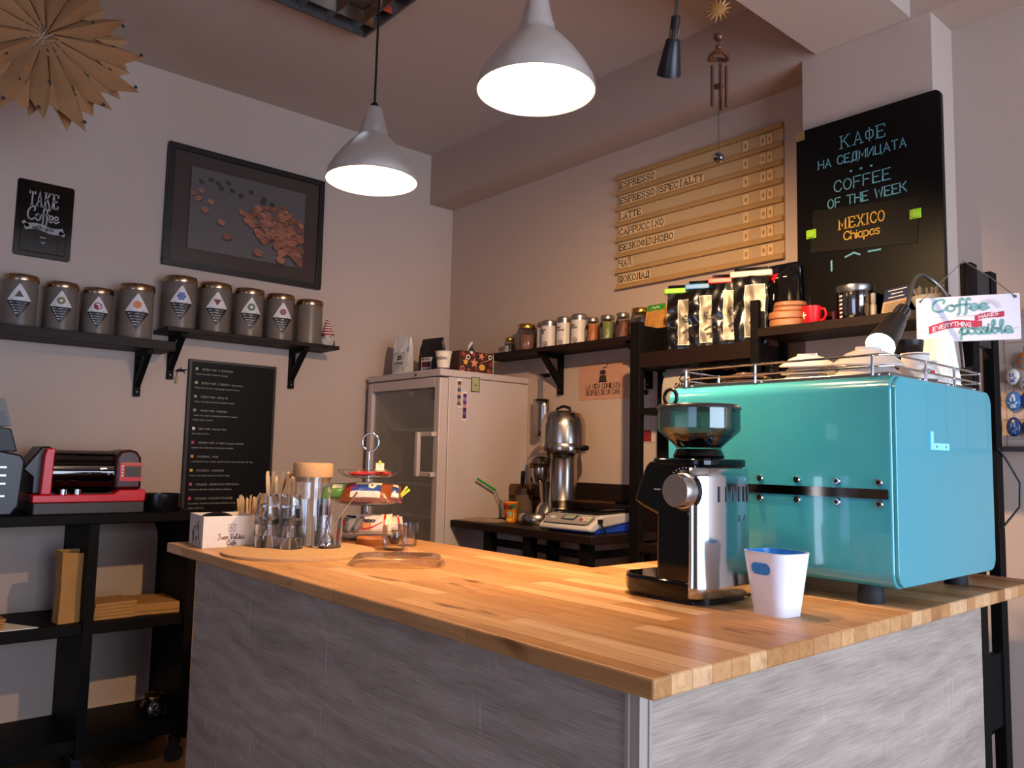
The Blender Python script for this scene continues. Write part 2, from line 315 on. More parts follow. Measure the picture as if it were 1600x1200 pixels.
# ------------------------------------------------------------------ lettering
G = {
 'A': "0,0 2,6 4,0;.7,2 3.3,2", 'B': "0,0 0,6;~0,6 2.4,6 3.5,5.3 3.5,3.9 2.4,3.2 0,3.2;~0,3.2 2.8,3.2 4,2.3 4,.9 2.8,0 0,0",
 'C': "~3.9,4.6 3.2,5.8 2.1,6 .8,5.3 .1,3.6 .1,2.4 .8,.7 2.1,0 3.2,.2 3.9,1.4", 'D': "0,0 0,6;~0,6 2.2,6 3.6,5 4,3 3.6,1 2.2,0 0,0",
 'E': "3.7,0 0,0 0,6 3.7,6;0,3.1 2.8,3.1", 'F': "0,0 0,6 3.7,6;0,3.1 2.8,3.1", 'G': "~3.9,4.8 3,5.9 2,6 .7,5.2 .1,3.5 .1,2.4 .8,.7 2,0 3.2,.2 3.9,1;3.9,1 3.9,2.6 2.4,2.6",
 'H': "0,0 0,6;4,0 4,6;0,3.1 4,3.1", 'I': "2,0 2,6", 'K': "0,0 0,6;3.8,6 0,2.6;1.3,3.7 4,0", 'L': "0,6 0,0 3.6,0", 'M': "0,0 0,6 2.2,1.6 4.4,6 4.4,0",
 'N': "0,0 0,6 4,0 4,6", 'O': "~2,6 .7,5.2 .05,3.6 .05,2.4 .7,.8 2,0 3.3,.8 3.95,2.4 3.95,3.6 3.3,5.2 2,6", 'P': "0,0 0,6;~0,6 2.6,6 3.8,5.2 3.8,3.6 2.6,2.8 0,2.8",
 'R': "0,0 0,6;~0,6 2.6,6 3.7,5.2 3.7,3.8 2.6,3.1 0,3.1;2,3.1 4,0", 'S': "~3.7,4.8 3,5.8 2,6 .8,5.7 .3,4.7 .9,3.6 2,3.1 3.2,2.5 3.8,1.4 3.2,.3 2,0 .8,.3 .1,1.3",
 'T': "2,0 2,6;0,6 4,6", 'U': "~0,6 0,2 .6,.5 2,0 3.4,.5 4,2 4,6", 'V': "0,6 2,0 4,6", 'W': "0,6 1.3,0 2.5,5 3.7,0 5,6", 'X': "0,0 4,6;0,6 4,0", 'Y': "0,6 2,3 4,6;2,3 2,0", 'Z': "0,6 4,6 0,0 4,0",
 'Б': "3.6,6 0,6 0,0;~0,3.3 2.6,3.3 3.9,2.5 3.9,.9 2.6,0 0,0", 'Д': "0,-1.2 0,0 4.2,0 4.2,-1.2;.6,0 1.4,6 3.5,6 3.5,0", 'З': "~.2,4.9 1,5.8 2.2,6 3.4,5.4 3.4,3.9 1.6,3.1 3.3,2.8 3.9,1.4 3,.1 1.8,0 .2,1",
 'И': "0,6 0,0 4,6 4,0", 'Й': "0,6 0,0 4,6 4,0;~1,7.6 1.5,7 2.5,7 3,7.6", 'Л': "0,0 .7,.6 1.2,6 3.8,6 3.8,0", 'Ф': "2,-.2 2,6.2;~2,5 .5,4.6 .1,3 .5,1.5 2,1.1 3.5,1.5 3.9,3 3.5,4.6 2,5",
 'Ц': "0,6 0,0 4.4,0 4.4,-1.2;3.6,0 3.6,6", 'Ч': "0,6 0,3.6 .8,2.8 3.8,2.8;3.8,6 3.8,0", 'Ш': "0,6 0,0 4.6,0 4.6,6;2.3,0 2.3,6",
 '3': "~.2,5 1,5.8 2.2,6 3.4,5.4 3.4,3.9 1.6,3.1 3.3,2.8 3.9,1.4 3,.1 1.8,0 .2,1", '5': "3.4,6 .6,6 .4,3.4;~.4,3.4 2,3.9 3.7,3 3.8,1.3 2.6,.1 1.2,.1 .2,.9", '7': "0,6 3.6,6 1.2,0",
 'h': "0,0 0,6;~0,2.6 1,3.9 2.3,3.8 2.8,2.8 2.8,0", 'i': "1,0 1,4;1,5.3 1,5.5", 'a': "~2.8,3.4 1.6,4 .4,3.2 .1,1.8 .6,.3 1.7,.1 2.8,1.2;2.8,4 2.8,0", 'p': "0,4 0,-2;~0,3 1.2,4 2.5,3.5 2.9,2 2.5,.5 1.2,0 0,1", 's': "~2.5,3.4 1.5,4 .4,3.6 .4,2.6 1.5,2.1 2.5,1.5 2.4,.4 1.3,0 .1,.6",
 '.': "0,0 .2,.1", '·': "0,3 .3,3", "'": "0,6 0,5", '|': "0,0 0,6", ' ': "",
}
SCR = {  # a joined brush hand
 'C': "~3.4,4.2 3.7,5.4 2.8,6 1.3,5.3 .2,3.4 .3,1.2 1.5,0 3,.3 4.4,1.6", 'o': "~1.6,3 .5,2.4 .3,.9 1.3,0 2.5,.7 2.6,2.2 1.6,3 2.2,2.5 3.4,2.5", 'f': "~2.3,5.3 1.8,6 1.2,5.1 1.1,2 1,-1 .5,-1.8;.3,2.9 2.1,3.1",
 'e': "~0,1 2,1.7 2.3,2.6 1.4,3.1 .5,2.2 .5,.7 1.4,0 3,1", 'p': "~0,.8 1,3 .8,0 .6,-2.3;~.8,2 1.7,3 2.7,2.5 2.7,.9 1.8,0 .9,.4 2.3,.1 3.3,.9", 's': "~2.1,2.5 1.4,3.1 .7,2.5 1.3,1.6 2,.9 1.4,0 .5,.1 .0,.7", 'i': "~0,.8 .8,3 .7,.6 1.2,0 2,.9;.9,4.2 1,4.3",
 'b': "~0,1 1.4,4.5 1.3,6.2 .7,5.4 .6,1.2 1.3,0 2.3,.8 2.2,2.3 1.4,2.2 2.6,2.3 3.2,2", 'l': "~0,1 1.4,4.4 1.3,6.2 .7,5.4 .7,1 1.2,0 2.1,.9", '.': "0,.1 .2,.2", 'B': "~.6,0 1,5.8;~0,5.4 2,6.2 3.3,5.2 2.6,3.6 1.2,3.3 3,3 3.6,1.6 2.4,.1 .3,.2", 'r': "~0,.8 .8,3.1 1,2.5 2,2.7 1.8,.9 2.2,0 2.9,.8",
 'a': "~2.3,2.6 1.3,3 .3,1.9 .5,.3 1.4,.2 2.3,2.8 2.2,.5 2.9,.4", 'v': "~0,2.6 .8,3 1,.3 1.4,.1 2.4,2.9 3,2.6", 'J': "~.4,5.4 3.4,6;~2,5.8 1.7,1 1,-.6 -.2,-.2", 'u': "~0,2.9 .3,.6 1,0 2,.8 2.3,3 2.3,.5 2.9,.1", 'n': "~.2,0 .4,3 .4,1.8 1.4,3 2.2,2.6 2.2,.4 2.8,.2",
 'V': "~0,5.8 .8,5.6 1.6,0 3.6,6", 'd': "~2.2,2.6 1.1,3 .2,1.8 .5,.2 1.5,.3 2.3,2 2.6,6 2.4,.6 2.9,.2", 'z': "~0,2.8 2.2,2.9 .2,.2 3.4,.6", 'w': "~0,2.9 .5,.2 1.5,2.4 2.3,.2 3.1,3", 't': "~.9,5 .6,.8 1.3,0 2,.7;0,3.2 1.9,3.4", 'h': "~.3,6 .3,0 .5,1.8 1.5,3 2.2,2.4 2.2,.2", 'y': "~0,3 .6,.6 1.5,.3 2.5,3 1.9,-1.4 .8,-2", 'é': "~0,1 2,1.7 2.3,2.6 1.4,3.1 .5,2.2 .5,.7 1.4,0 3,1;1.2,4 2.2,5", ' ': "",
}
def catmull(p, n=5):
    out = []
    for i in range(len(p) - 1):
        a, b, c, d = p[max(i - 1, 0)], p[i], p[i + 1], p[min(i + 2, len(p) - 1)]
        for k in range(n):
            t = k / n; t2 = t * t; t3 = t2 * t
            out.append(tuple(.5 * (2 * b[j] + (c[j] - a[j]) * t + (2 * a[j] - 5 * b[j] + 4 * c[j] - d[j]) * t2 + (3 * b[j] - a[j] - 3 * c[j] + d[j]) * t3) for j in (0, 1)))
    return out + [p[-1]]
ALIKE = dict(zip('АВЕКМНОРСТХ', 'ABEKMHOPCTX'))
def glyph(ch, font, serif):
    ch = ALIKE.get(ch, ch); src = font.get(ch, font.get(ch.upper(), "")); out = []
    for part in src.split(';'):
        if not part: continue
        sm = part[0] == '~'; pts = [tuple(float(q) for q in t.split(',')) for t in part.lstrip('~').split()]
        ends = ((pts[0], pts[1]), (pts[-1], pts[-2]))
        out.append(catmull(pts) if sm else pts)
        if serif:
            for e, g in ends:
                dx, dy = abs(e[0] - g[0]), abs(e[1] - g[1])
                if abs(e[1]) < .05 or abs(e[1] - 6) < .05:
                    if dy > dx * .7 and not (sm and dx > dy): out.append([(e[0] - .75, e[1]), (e[0] + .75, e[1])])
                    elif dx > dy * 2 and ch in 'EFTLZБCSГ7': out.append([(e[0], e[1]), (e[0], e[1] + (1.1 if e[1] < 3 else -1.1))])
            for q in pts[1:-1]:
                if not sm and (abs(q[1]) < .05 or abs(q[1] - 6) < .05) and ch in 'EFLБ': out.append([(q[0] - .75, q[1]), (q[0], q[1])])
    return out
def lay(txt, h, font=G, serif=False, gap=1.3, mono=None, align='c', squash=1):
    """polylines of a line of text of cap height h; returns (polys, width)"""
    k = h / 6; x = 0; out = []
    for ch in txt:
        g = glyph(ch, font, serif)
        if mono is not None:
            wch = max([p[0] for pl in g for p in pl], default=0); off = (mono - wch) / 2
            out += [[((p[0] + x + off) * k * squash, p[1] * k) for p in pl] for pl in g]; x += mono
        else:
            mn = min([p[0] for pl in g for p in pl], default=0) if font is G else 0
            mx = max([p[0] for pl in g for p in pl], default=2.2) - mn
            out += [[((p[0] + x - mn) * k * squash, p[1] * k) for p in pl] for pl in g]; x += mx + gap
    W = (x - (0 if mono is not None else gap)) * k * squash
    d = {'c': -W / 2, 'l': 0, 'r': -W}[align]
    return [[(p[0] + d, p[1]) for p in pl] for pl in out], W
_fc = {}
def printed(mb, txt, h, x, z, y=0, align='l', squash=1, f=None):
    """small printed text (built-in typeface), facing -y"""
    if txt not in _fc:
        c = bpy.data.curves.new('t', 'FONT'); c.body = txt; c.resolution_u = 1
        o = bpy.data.objects.new('t', c); C.objects.link(o); dg = bpy.context.evaluated_depsgraph_get()
        me = bpy.data.meshes.new_from_object(o.evaluated_get(dg)); C.objects.unlink(o); bpy.data.objects.remove(o); bpy.data.curves.remove(c)
        _fc[txt] = ([tuple(v.co[:2]) for v in me.vertices], [tuple(p.vertices) for p in me.polygons]); bpy.data.meshes.remove(me)
    vs, fs = _fc[txt]; k = h / .7
    W = max([v[0] for v in vs], default=0) * k * squash; d = {'l': 0, 'c': -W / 2, 'r': -W}[align]
    g = f or (lambda a, b: (a, y, b))
    mb.add([g(x + d + v[0] * k * squash, z + v[1] * k) for v in vs], fs); return mb
# ------------------------------------------------------------------ the room
XR, YL, ZC = 2.82, 3.83, 3.05
struct('floor', MB().box(-2.7, XR + .1, -2.7, YL + .1, -.1, 0), floor_tiles('floor_tiles'))
struct('ceiling', MB().box(-2.7, XR + .1, -2.7, YL + .1, ZC, ZC + .1), ceil_m)
struct('wall_left', MB().box(-2.7, XR + .1, YL, YL + .1, 0, ZC), wall_m)
struct('wall_right', MB().box(XR, XR + .1, -2.7, YL, 0, ZC), wall_m)
# street side and entrance side, each with its glazed opening (behind the camera)
struct('wall_front', MB().box(-2.7, -.2, -2.7, -2.6, 0, ZC).box(2.7, XR, -2.7, -2.6, 0, ZC).box(-.2, 2.7, -2.7, -2.6, 2.3, ZC).box(-.2, 2.7, -2.7, -2.6, 0, .2), wall_m)
struct('wall_entrance', MB().box(-2.7, -2.6, -2.6, -1.15, 0, ZC).box(-2.7, -2.6, .55, YL, 0, ZC).box(-2.7, -2.6, -1.15, .55, 2.25, ZC), wall_m)
wf = MB()
for x in (-.2, 1.225, 2.65): wf.box(x, x + .05, -2.68, -2.62, .2, 2.3)
wf.box(-.2, 2.7, -2.68, -2.62, .2, .25).box(-.2, 2.7, -2.68, -2.62, 2.25, 2.3)
struct('window_1', wf, white_m)
dfr = MB()
for y in (-1.15, .5): dfr.box(-2.68, -2.62, y, y + .05, 0, 2.25)
dfr.box(-2.68, -2.62, -1.1, .5, 0, .25).box(-2.68, -2.62, -1.1, .5, 2.2, 2.25)
struct('door_1', dfr, white_m)
struct('trim_1', MB().box(2.65, XR, -2.6, YL, 2.752, ZC), beam_m)                      # ceiling beam along the menu wall
struct('trim_2', MB().box(-2.6, 2.65, 1.07, 1.405, 2.758, ZC), ceil_m)                  # beam crossing the room
struct('trim_3', MB().box(2.65, XR, 1.006, 1.458, 0, 2.752), wall_m)                    # pillar
struct('baseboard_left', MB().box(-2.6, XR, YL - .012, YL, 0, .08), dark_shelf)

# ------------------------------------------------------------------ bar counter
top = MB().prism([(.856, .69), (2.405, .69), (2.405, 1.49), (1.59, 1.49), (1.59, 2.605), (.856, 2.605)], 'z', .956, .985)
tag(top.build('countertop', butcher('butcher_block'), bevel=.004, seg=3), 'L-shaped butcher block worktop of honey coloured wooden staves', 'countertop')
base = thing('bar_counter', 'grey sawn oak panelled bar base under the wooden worktop', 'counter', (.9, .75, 0))
MB().box(0, .018, .022, 1.715, .0, .956).build('front_panel', sawn_oak('sawn_oak_front', 'y'), base)
MB().box(.022, 1.28, 0, .018, .0, .956).build('side_panel', sawn_oak('sawn_oak_side', 'x'), base)
MB().box(.0, .022, 0, .022, 0, .956).box(-.003, .0, .018, .024, 0, .956).box(.018, .024, -.003, 0, 0, .956).build('corner_strip', P('corner_profile', 'a3968a', .6, var=.25, scale=1, stretch=(160, 160, 1)), base)
MB().box(.018, .62, 1.69, 1.71, 0, .956).box(.60, .62, .72, 1.69, 0, .956).box(.66, 1.28, .70, .72, 0, .956).build('inner_carcass', black, base)

# ------------------------------------------------------------------ teal espresso machine (its back to the room)
teal = P('teal_enamel', '3c9fac', .22, coat=1, var=.02, spec=.4)
def teal_fx():
    b = teal.node_tree.nodes['Principled BSDF']; b.inputs['Coat Roughness'].default_value = .03
teal_fx()
em = thing('espresso_machine', 'big glossy teal espresso machine with rounded edges on the counter', 'espresso machine', (1.655, .72, .985))
prof = rrect(0, .545, .036, .474, .034, 7)      # (x, z)
def shell_prof(z0, z1):
    return [p for p in prof]
s = MB()
# body wrapped round in (x, z); the back is split by a steel strip
s.prism(prof, 'y', 0.006, .572)
body = s.build('body_shell', teal, em, bevel=.004, seg=2)
MB().prism(rrect(.004, .541, .04, .47, .032, 7), 'y', -.002, .006).build('side_panel', teal, em, bevel=.0015); side_p = lastc(em)
MB().box(-.0035, .01, .014, .556, .217, .237).build('trim_strip', P('bronzed_steel', '6f6257', .14, 1, var=.1), body)
for y in (.032, .122, .214, .306, .40, .49):
    for z in (.207, .251):
        b = MB().at((0, y, z), ry=-pi / 2); b.lathe([(.0085, 0), (.0085, .003), (.0065, .006), (0, .006)], 20)
        b.mat(1).lathe([(.0042, .0055), (.0042, .0068), (0, .0068)], 6); b.build('bolt', [chrome, blkplastic], body)
for (x, y) in ((.045, .075), (.5, .075), (.045, .50), (.5, .50)):
    MB().at((x, y, 0)).lathe([(.027, 0), (.026, .012), (.024, .04), (.0, .04)], 28).build('foot', rubber, em)
MB().box(.03, .515, .02, .555, .472, .482).build('top_tray', steel, em, bevel=.003)
MB().box(.535, .56, .03, .55, .06, .45).build('service_front', steel, em, bevel=.004)
r = MB()
xa, xb, ya, yb = .018, .53, .015, .557
for z in (.482 + .012, .482 + .036): r.tube([(xa + .02, ya, z), (xb, ya, z), (xb, yb, z), (xa + .02, yb, z), (xa, yb - .02, z), (xa, ya + .02, z)], .0026, 8, closed=True)
for (x, y) in ((xa, .05), (xa, .33), (xa, .53), (.20, ya), (.36, ya), (.52, ya), (xb, .3), (.2, yb), (.4, yb)): r.tube([(x, y, .474), (x, y, .52)], .0034, 8)
r.build('cup_rail', chrome, em)
L = MB().box(.168, .184, -.0045, -.002, .322, .362).box(.184, .268, -.0045, -.002, .322, .337); L.mat(1)  # reflection of an L bracket in the gloss, put on as a thin pale plate
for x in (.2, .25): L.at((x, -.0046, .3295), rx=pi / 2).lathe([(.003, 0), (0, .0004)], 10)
L.build('bracket_reflection', [P('reflection_blue', '8fe0ff', .4), steel], side_p or em)
k = MB().tube([(.30, .58, .29), (.30, .64, .29), (.34, .67, .28)], .012, 10).box(.25, .36, .573, .60, .25, .33)
k.tube([(.18, .575, .36), (.17, .60, .35), (.165, .62, .30), (.16, .63, .24)], .005, 8)
k.build('steam_wand', chrome, em)

# crockery on the machine
MT = .985 + .482
def saucer(name, r, h, mat):
    return MB().lathe([(r * .34, h), (r * .36, h * .82), (r * .6, h * .62), (r * .95, h * .06), (r, 0), (r * .985, -.003), (r * .93, 0), (r * .58, h * .5), (r * .3, h * .7), (0, h * .7)], 48).build(name, mat)
cups = 'saucers stacked upside down on the machine'
for k, (dx, tilt) in enumerate(((0, 0), (.006, .06), (-.002, .12))):
    o = saucer('saucer', .066, .028, white_cer); o.location = (1.80 + dx, .985, MT + .003 + k * .019); o.rotation_euler = (tilt * .4, -tilt, 0)
    tag(o, ['bottom cream saucer of the three-high stack behind the machine rail', 'middle cream saucer of the three-high stack behind the machine rail', 'top cream saucer of the three-high stack behind the machine rail'][k], 'saucer', cups)
for k, (dx, tilt) in enumerate(((0, 0), (.004, .12))):
    o = saucer('cappuccino_saucer', .079, .044 - .004 * k, white_cer); o.location = (1.80 + dx, .84, MT + .003 + k * .03); o.rotation_euler = (tilt * .5, -tilt * .6, 0)
    tag(o, ['lower wide cream saucer turned over right under the lit lamp', 'upper wide cream saucer turned over right under the lit lamp'][k], 'saucer', cups)
for k in range(3):
    o = saucer('brown_saucer', .064, .014, P('brown_glaze', '4a3022', .25, coat=.5)); o.location = (1.80, 1.15 + .004 * k, MT + .002 + k * .009); o.rotation_euler = (0, -.02 * k, 0)
    tag(o, ['lowest dark brown saucer of the flat stack by the left rail', 'second dark brown saucer of the flat stack by the left rail', 'topmost dark brown saucer of the flat stack by the left rail'][k], 'saucer', 'dark brown saucers on the machine')
def inv_cup(name, rb, rt, h, mat):
    return MB().lathe([(rt, 0), (rt - .003, 0), (rb - .003, h - .005), (0, h - .005), (0, h), (rb, h), (rb + .001, h - .003)], 40).build(name, mat)
c = inv_cup('coffee_cup', .03, .046, .062, white_cer); tag(c, 'white cup with printed letters turned over beside the saucers', 'cup', loc=(1.90, .775, MT))
pm = MB(); pm.mat(0)
def oncyl(rb, rt, h, a0): return lambda x, y: ((rt + (rb - rt) * y / h + .0006) * sin(a0 + x / .04), -(rt + (rb - rt) * y / h + .0006) * cos(a0 + x / .04), y)
pl, _ = lay('YC|', .010, G); pm.strokes([[(p[0], p[1] + .012) for p in q] for q in pl], .002, f=oncyl(.03, .046, .062, R(-35)))
pm.mat(1); pm.strokes([[(.016, .017), (.021, .017)]], .007, f=oncyl(.03, .046, .062, R(-35)))
pm.build('printing', [ink, red], c)
c = inv_cup('tall_cup', .033, .05, .055, white_cer); tag(c, 'plain white cup turned over behind the printed cup', 'cup', loc=(2.0, .80, MT))
# ribbed paper cups, nested upside down
def ribbed(name, h):
    vs = MB(); n = 96
    def ring(r, z): return [((r + (.0012 if k % 3 == 0 else -.0006)) * cos(2 * pi * k / n) , (r + (.0012 if k % 3 == 0 else -.0006)) * sin(2 * pi * k / n), z) for k in range(n)]
    P_ = ring(.045, 0) + ring(.031, h) + ring(.029, h + .002)
    vs.add(P_, [(j * n + k, j * n + (k + 1) % n, (j + 1) * n + (k + 1) % n, (j + 1) * n + k) for j in (0, 1) for k in range(n)] + [tuple(range(2 * n, 3 * n))])
    vs.at((0, 0, 0)).lathe([(.046, 0), (.0475, .002), (.046, .005)], 40, closed=False)
    return vs.build(name, P('white_card', 'f1ede8', .6), smooth=30)
for k in range(2):
    o = ribbed('paper_cup', .104); tag(o, ['lower ribbed white paper cup standing inverted on the machine', 'upper ribbed white paper cup nested over another on the machine'][k], 'paper cup', 'ribbed paper cups on the machine', (2.09, .795, MT + .012 * k))
t = thing('milk_jug', 'black milk jug with a thin handle at the end of the machine top', 'jug', (2.125, .90, MT)); t.location = (2.13, .885, MT)
MB().lathe([(.045, 0), (.047, .004), (.046, .06), (.034, .105), (.036, .128), (.033, .128), (.031, .105), (.043, .06), (0, .006)], 36).build('body', P('black_enamel', '1b1816', .4), t)
MB().tube([(.036 * cos(R(-20)), .036 * sin(R(-20)), .115), (.07, -.025, .10), (.078, -.028, .06), (.05, -.018, .03)], .004, 8).build('handle', chrome, t)

# ------------------------------------------------------------------ coffee grinder on the counter
g = thing('coffee_grinder', 'black and chrome coffee grinder with clear bean hopper on the counter', 'coffee grinder', (1.43, 1.05, .985))
MB().prism([(-.095, -.05), (-.08, -.075), (.085, -.08), (.105, -.06), (.105, .10), (.06, .135), (-.05, .14), (-.075, .12), (-.095, .09)], 'z', .006, .045).build('base', gloss_blk, g, bevel=.008, seg=3)
MB().box(-.085, -.02, -.06, .05, 0, .008).box(.02, .095, -.06, .05, 0, .008).build('foot_pads', rubber, g)
MB().prism([(-.07, .04), (.026, .04), (.026, .175), (.06, .187), (.088, .20), (.056, .275), (.045, .284), (-.07, .284)], 'x', -.09, .085).build('body', gloss_blk, g, bevel=.007, seg=3); gbody = lastc(g)
def shellpt(a, z):   # bowed stainless back
    fl = .004 * (1 - min(1, (z - .01) / .06)) if z < .07 else 0
    return (-.003 + (.098 + fl) * -cos(a), -.062 - (.036 + fl) * sin(a) ** .8, z)
q = MB(); q.grid(lambda u, v: shellpt(pi * (.02 + .96 * u), .016 + v * .257), 36, 12)
cback = q.build('chrome_back', P('polished_steel', 'c9c9cb', .12, 1, var=.03, scale=8), g, solid=.003)
q = MB()
for i in range(6):
    a = pi * (.36 + .075 * i)
    x, y, z = shellpt(a, .22); n = Vector((cos(a) * -.36, -sin(a), 0)).normalized()
    p0 = Vector((x, y, 0)) + n * .0022
    q.tube([(p0.x, p0.y, .205), (p0.x, p0.y, .236)], .0026, 8)
q.build('vent_slots', blkplastic, cback)
MB().prism(rrect(-.09, .088, -.092, .055, .04, 6), 'z', .276, .292).build('top_cap', gloss_blk, g, bevel=.004)
MB().prism(rrect(-.075, .085, -.085, -.01, .03, 6), 'z', .0, .02).build('rear_foot', blkplastic, g)
MB().at((-.01, -.023, 0)).lathe([(.052, .292), (.054, .298), (.049, .308), (.047, .312), (0, .312)], 40).build('hopper_collar', gloss_blk, g)
MB().at((-.01, -.023, 0)).lathe([(.047, .313), (.049, .318), (.085, .350), (.086, .356), (.086, .398), (.0835, .398), (.0835, .356), (.047, .316), (.044, .316)], 56).build('hopper', smoke, g)
MB().at((-.01, -.023, 0)).lathe([(.088, .396), (.088, .4), (.084, .405), (.05, .407), (0, .407)], 56).build('hopper_lid', P('smoky_lid', '2c2523', .3), g); hlid = lastc(g)
rp = [( -.01, .052 + .017 * sin(2 * pi * k / 24), .425 + .018 * cos(2 * pi * k / 24)) for k in range(24)]
MB().tube(rp, .004, 10, closed=True).build('lid_ring', P('dark_ring', '1d1b1a', .3, .4), hlid)
b = MB()
b.at((-.01, -.023, 0)).lathe([(.043, .316), (.068, .3385), (.05, .342), (0, .343)], 40)
for k in range(60):
    a = rnd.uniform(0, 2 * pi); rr = .06 * math.sqrt(rnd.random())
    b.at((-.01 + rr * cos(a), -.023 + rr * sin(a), .342), rz=rnd.uniform(0, pi)).sph((0, 0, 0), (.0055, .0038, .003), 8, 5)
o = b.build('beans', coffee, g); o['kind'] = 'stuff'
kb = MB().at((-.092, -.05, .2265), ry=-pi / 2); kb.lathe([(.041, 0), (.041, .003), (.037, .006), (0, .006)], 40)
kb.build('dial', P('dial_ring', '2a2a2c', .25, .5), gbody)
mk = MB()
for k in range(26):
    a = R(40 + k * 10.5)
    if k % 13 < 9: mk.box(-.0932, -.0925, -.05 + .046 * cos(a) - .0012, -.05 + .046 * cos(a) + .0012, .2265 + .046 * sin(a) - .0012, .2265 + .046 * sin(a) + .0012)
mk.box(-.0932, -.0925, .012, .03, .2255, .2275); mk.build('dial_marks', P('dial_print', 'b8b8b8', .5), gbody)
MB().at((-.098, -.05, .2265), ry=-pi / 2).lathe([(.036, 0), (.036, .004), (.033, .007), (.033, .026), (.031, .029), (0, .0292)], 48).build('knob', P('spun_knob', 'bdb6b0', .3, 1, var=.04), gbody)
sc, _ = lay('Sage', .022, SCR)
t_ = []
tm = MB().strokes(sc, .0018, f=lambda x, y: tuple(Vector(shellpt(pi * (.62 + x * 3.2), .165 + y)) + Vector((0, -.003, 0)))); tm.build('maker_mark', P('engraved', '6b6b70', .3, .8), cback)
cb = MB().tube([(.05, .10, .004), (.12, .05, .004), (.14, -.03, .004), (.10, -.075, .006), (.06, -.07, .012)], .0035, 8); cb.build('power_cord', blkplastic, g)

# ------------------------------------------------------------------ white bin
bn = thing('countertop_bin', 'small white plastic bin with blue inside at the counter edge', 'bin', (1.412, .842, .985), R(-98))
def binring(rx, ry, z, rad=.62, n=8):
    return [(x, y, z) for x, y in rrect(-rx, rx, -ry, ry, min(rx, ry) * rad, n)]
def binshell(mb, inset, z0, z1):
    rings = []
    for k in range(13):
        f = k / 12; z = z0 + (z1 - z0) * f; a = .0375 + .0155 * z / .117 - inset; rings.append(binring(a, a * .92, z))
    n = len(rings[0])
    mb.add([p for rg in rings for p in rg], [(j * n + i, j * n + (i + 1) % n, (j + 1) * n + (i + 1) % n, (j + 1) * n + i) for j in range(12) for i in range(n)])
    return rings
sh = MB(); rg = binshell(sh, 0, 0, .117); sh.add(rg[0], [tuple(range(len(rg[0])))])
bsh = sh.build('shell', P('bin_white', 'f0eef4', .3), bn)
ln = MB(); rg = binshell(ln, .0022, .004, .1175); ln.add(rg[0], [tuple(range(len(rg[0])))])
ln.build('inner_liner', P('bin_blue', '1f86d8', .35), bn)
rm = MB(); a = .053; r1 = binring(a + .0008, a * .92 + .0008, .1175); r2 = binring(a - .003, a * .92 - .003, .1178); n = len(r1)
rm.add(r1 + r2, [(i, (i + 1) % n, n + (i + 1) % n, n + i) for i in range(n)]).build('rim', P('bin_white', 'f0eef4'), bn)
h = MB()
def binface(x, z):   # on the face towards -x (seen at the left)
    a = .0375 + .0155 * z / .117; return (x, -(a * .92) - .0006, z)
h.add([binface(x, z) for x, z in rrect(-.022, .022, .076, .098, .0108, 8)], [tuple(range(36))])
h.build('hand_hole', P('bin_blue', '1f86d8'), bsh)

# ------------------------------------------------------------------ pendants, spot, chime, ceiling fixture, paper star
bulb_m = P('bulb_glow', 'fff0e0', .5, var=0, emit=1080, ecol=((1, .68, .41)))
shade_in = P('shade_inner', 'd2c9ba', .5, var=.01)
def pendant(x, y, z, label):
    p = thing('pendant_lamp', label, 'pendant lamp', (x, y, z), 0, 'aluminium pendants over the counter')
    out = [(.125, 0), (.1245, .006), (.120, .024), (.104, .052), (.084, .080), (.062, .106), (.045, .122), (.0385, .130), (.0375, .144), (.034, .150), (.0235, .198), (.020, .206)]
    MB().lathe(out + [(0, .206)], 64, caps=False).build('shade', alu, p, smooth=50); shd = lastc(p)
    inn = [(r - .003, h_) for r, h_ in out[:-3]] + [(0, .149)]; inn[0] = (.1225, .0005)
    MB().lathe(inn, 64, caps=False).build('shade_lining', shade_in, shd)
    MB().tube([(.124 * cos(2 * pi * k / 48), .124 * sin(2 * pi * k / 48), 0) for k in range(48)], .0016, 6, closed=True).build('rim', alu, shd)
    MB().lathe([(.011, .206), (.011, .216), (.006, .222), (0, .222)], 20).build('cord_grip', blkplastic, p)
    MB().tube([(0, 0, .22), (.002, .001, .5), (0, 0, ZC - z - .02)], .0033, 8).build('cord', blkplastic, p)
    MB().at((0, 0, ZC - z - .03)).lathe([(.035, 0), (.04, .03)], 24).build('ceiling_cup', blkplastic, p)
    MB().sph((0, 0, .114), (.024, .024, .03), 24, 16).build('bulb', bulb_m, p)
    return p
pendant(1.098, 1.868, 2.014, 'farther lit aluminium pendant, hung above the cake stand end of the counter')
pendant(1.084, 1.193, 2.034, 'nearer lit aluminium pendant, larger in view, its cord out of frame')

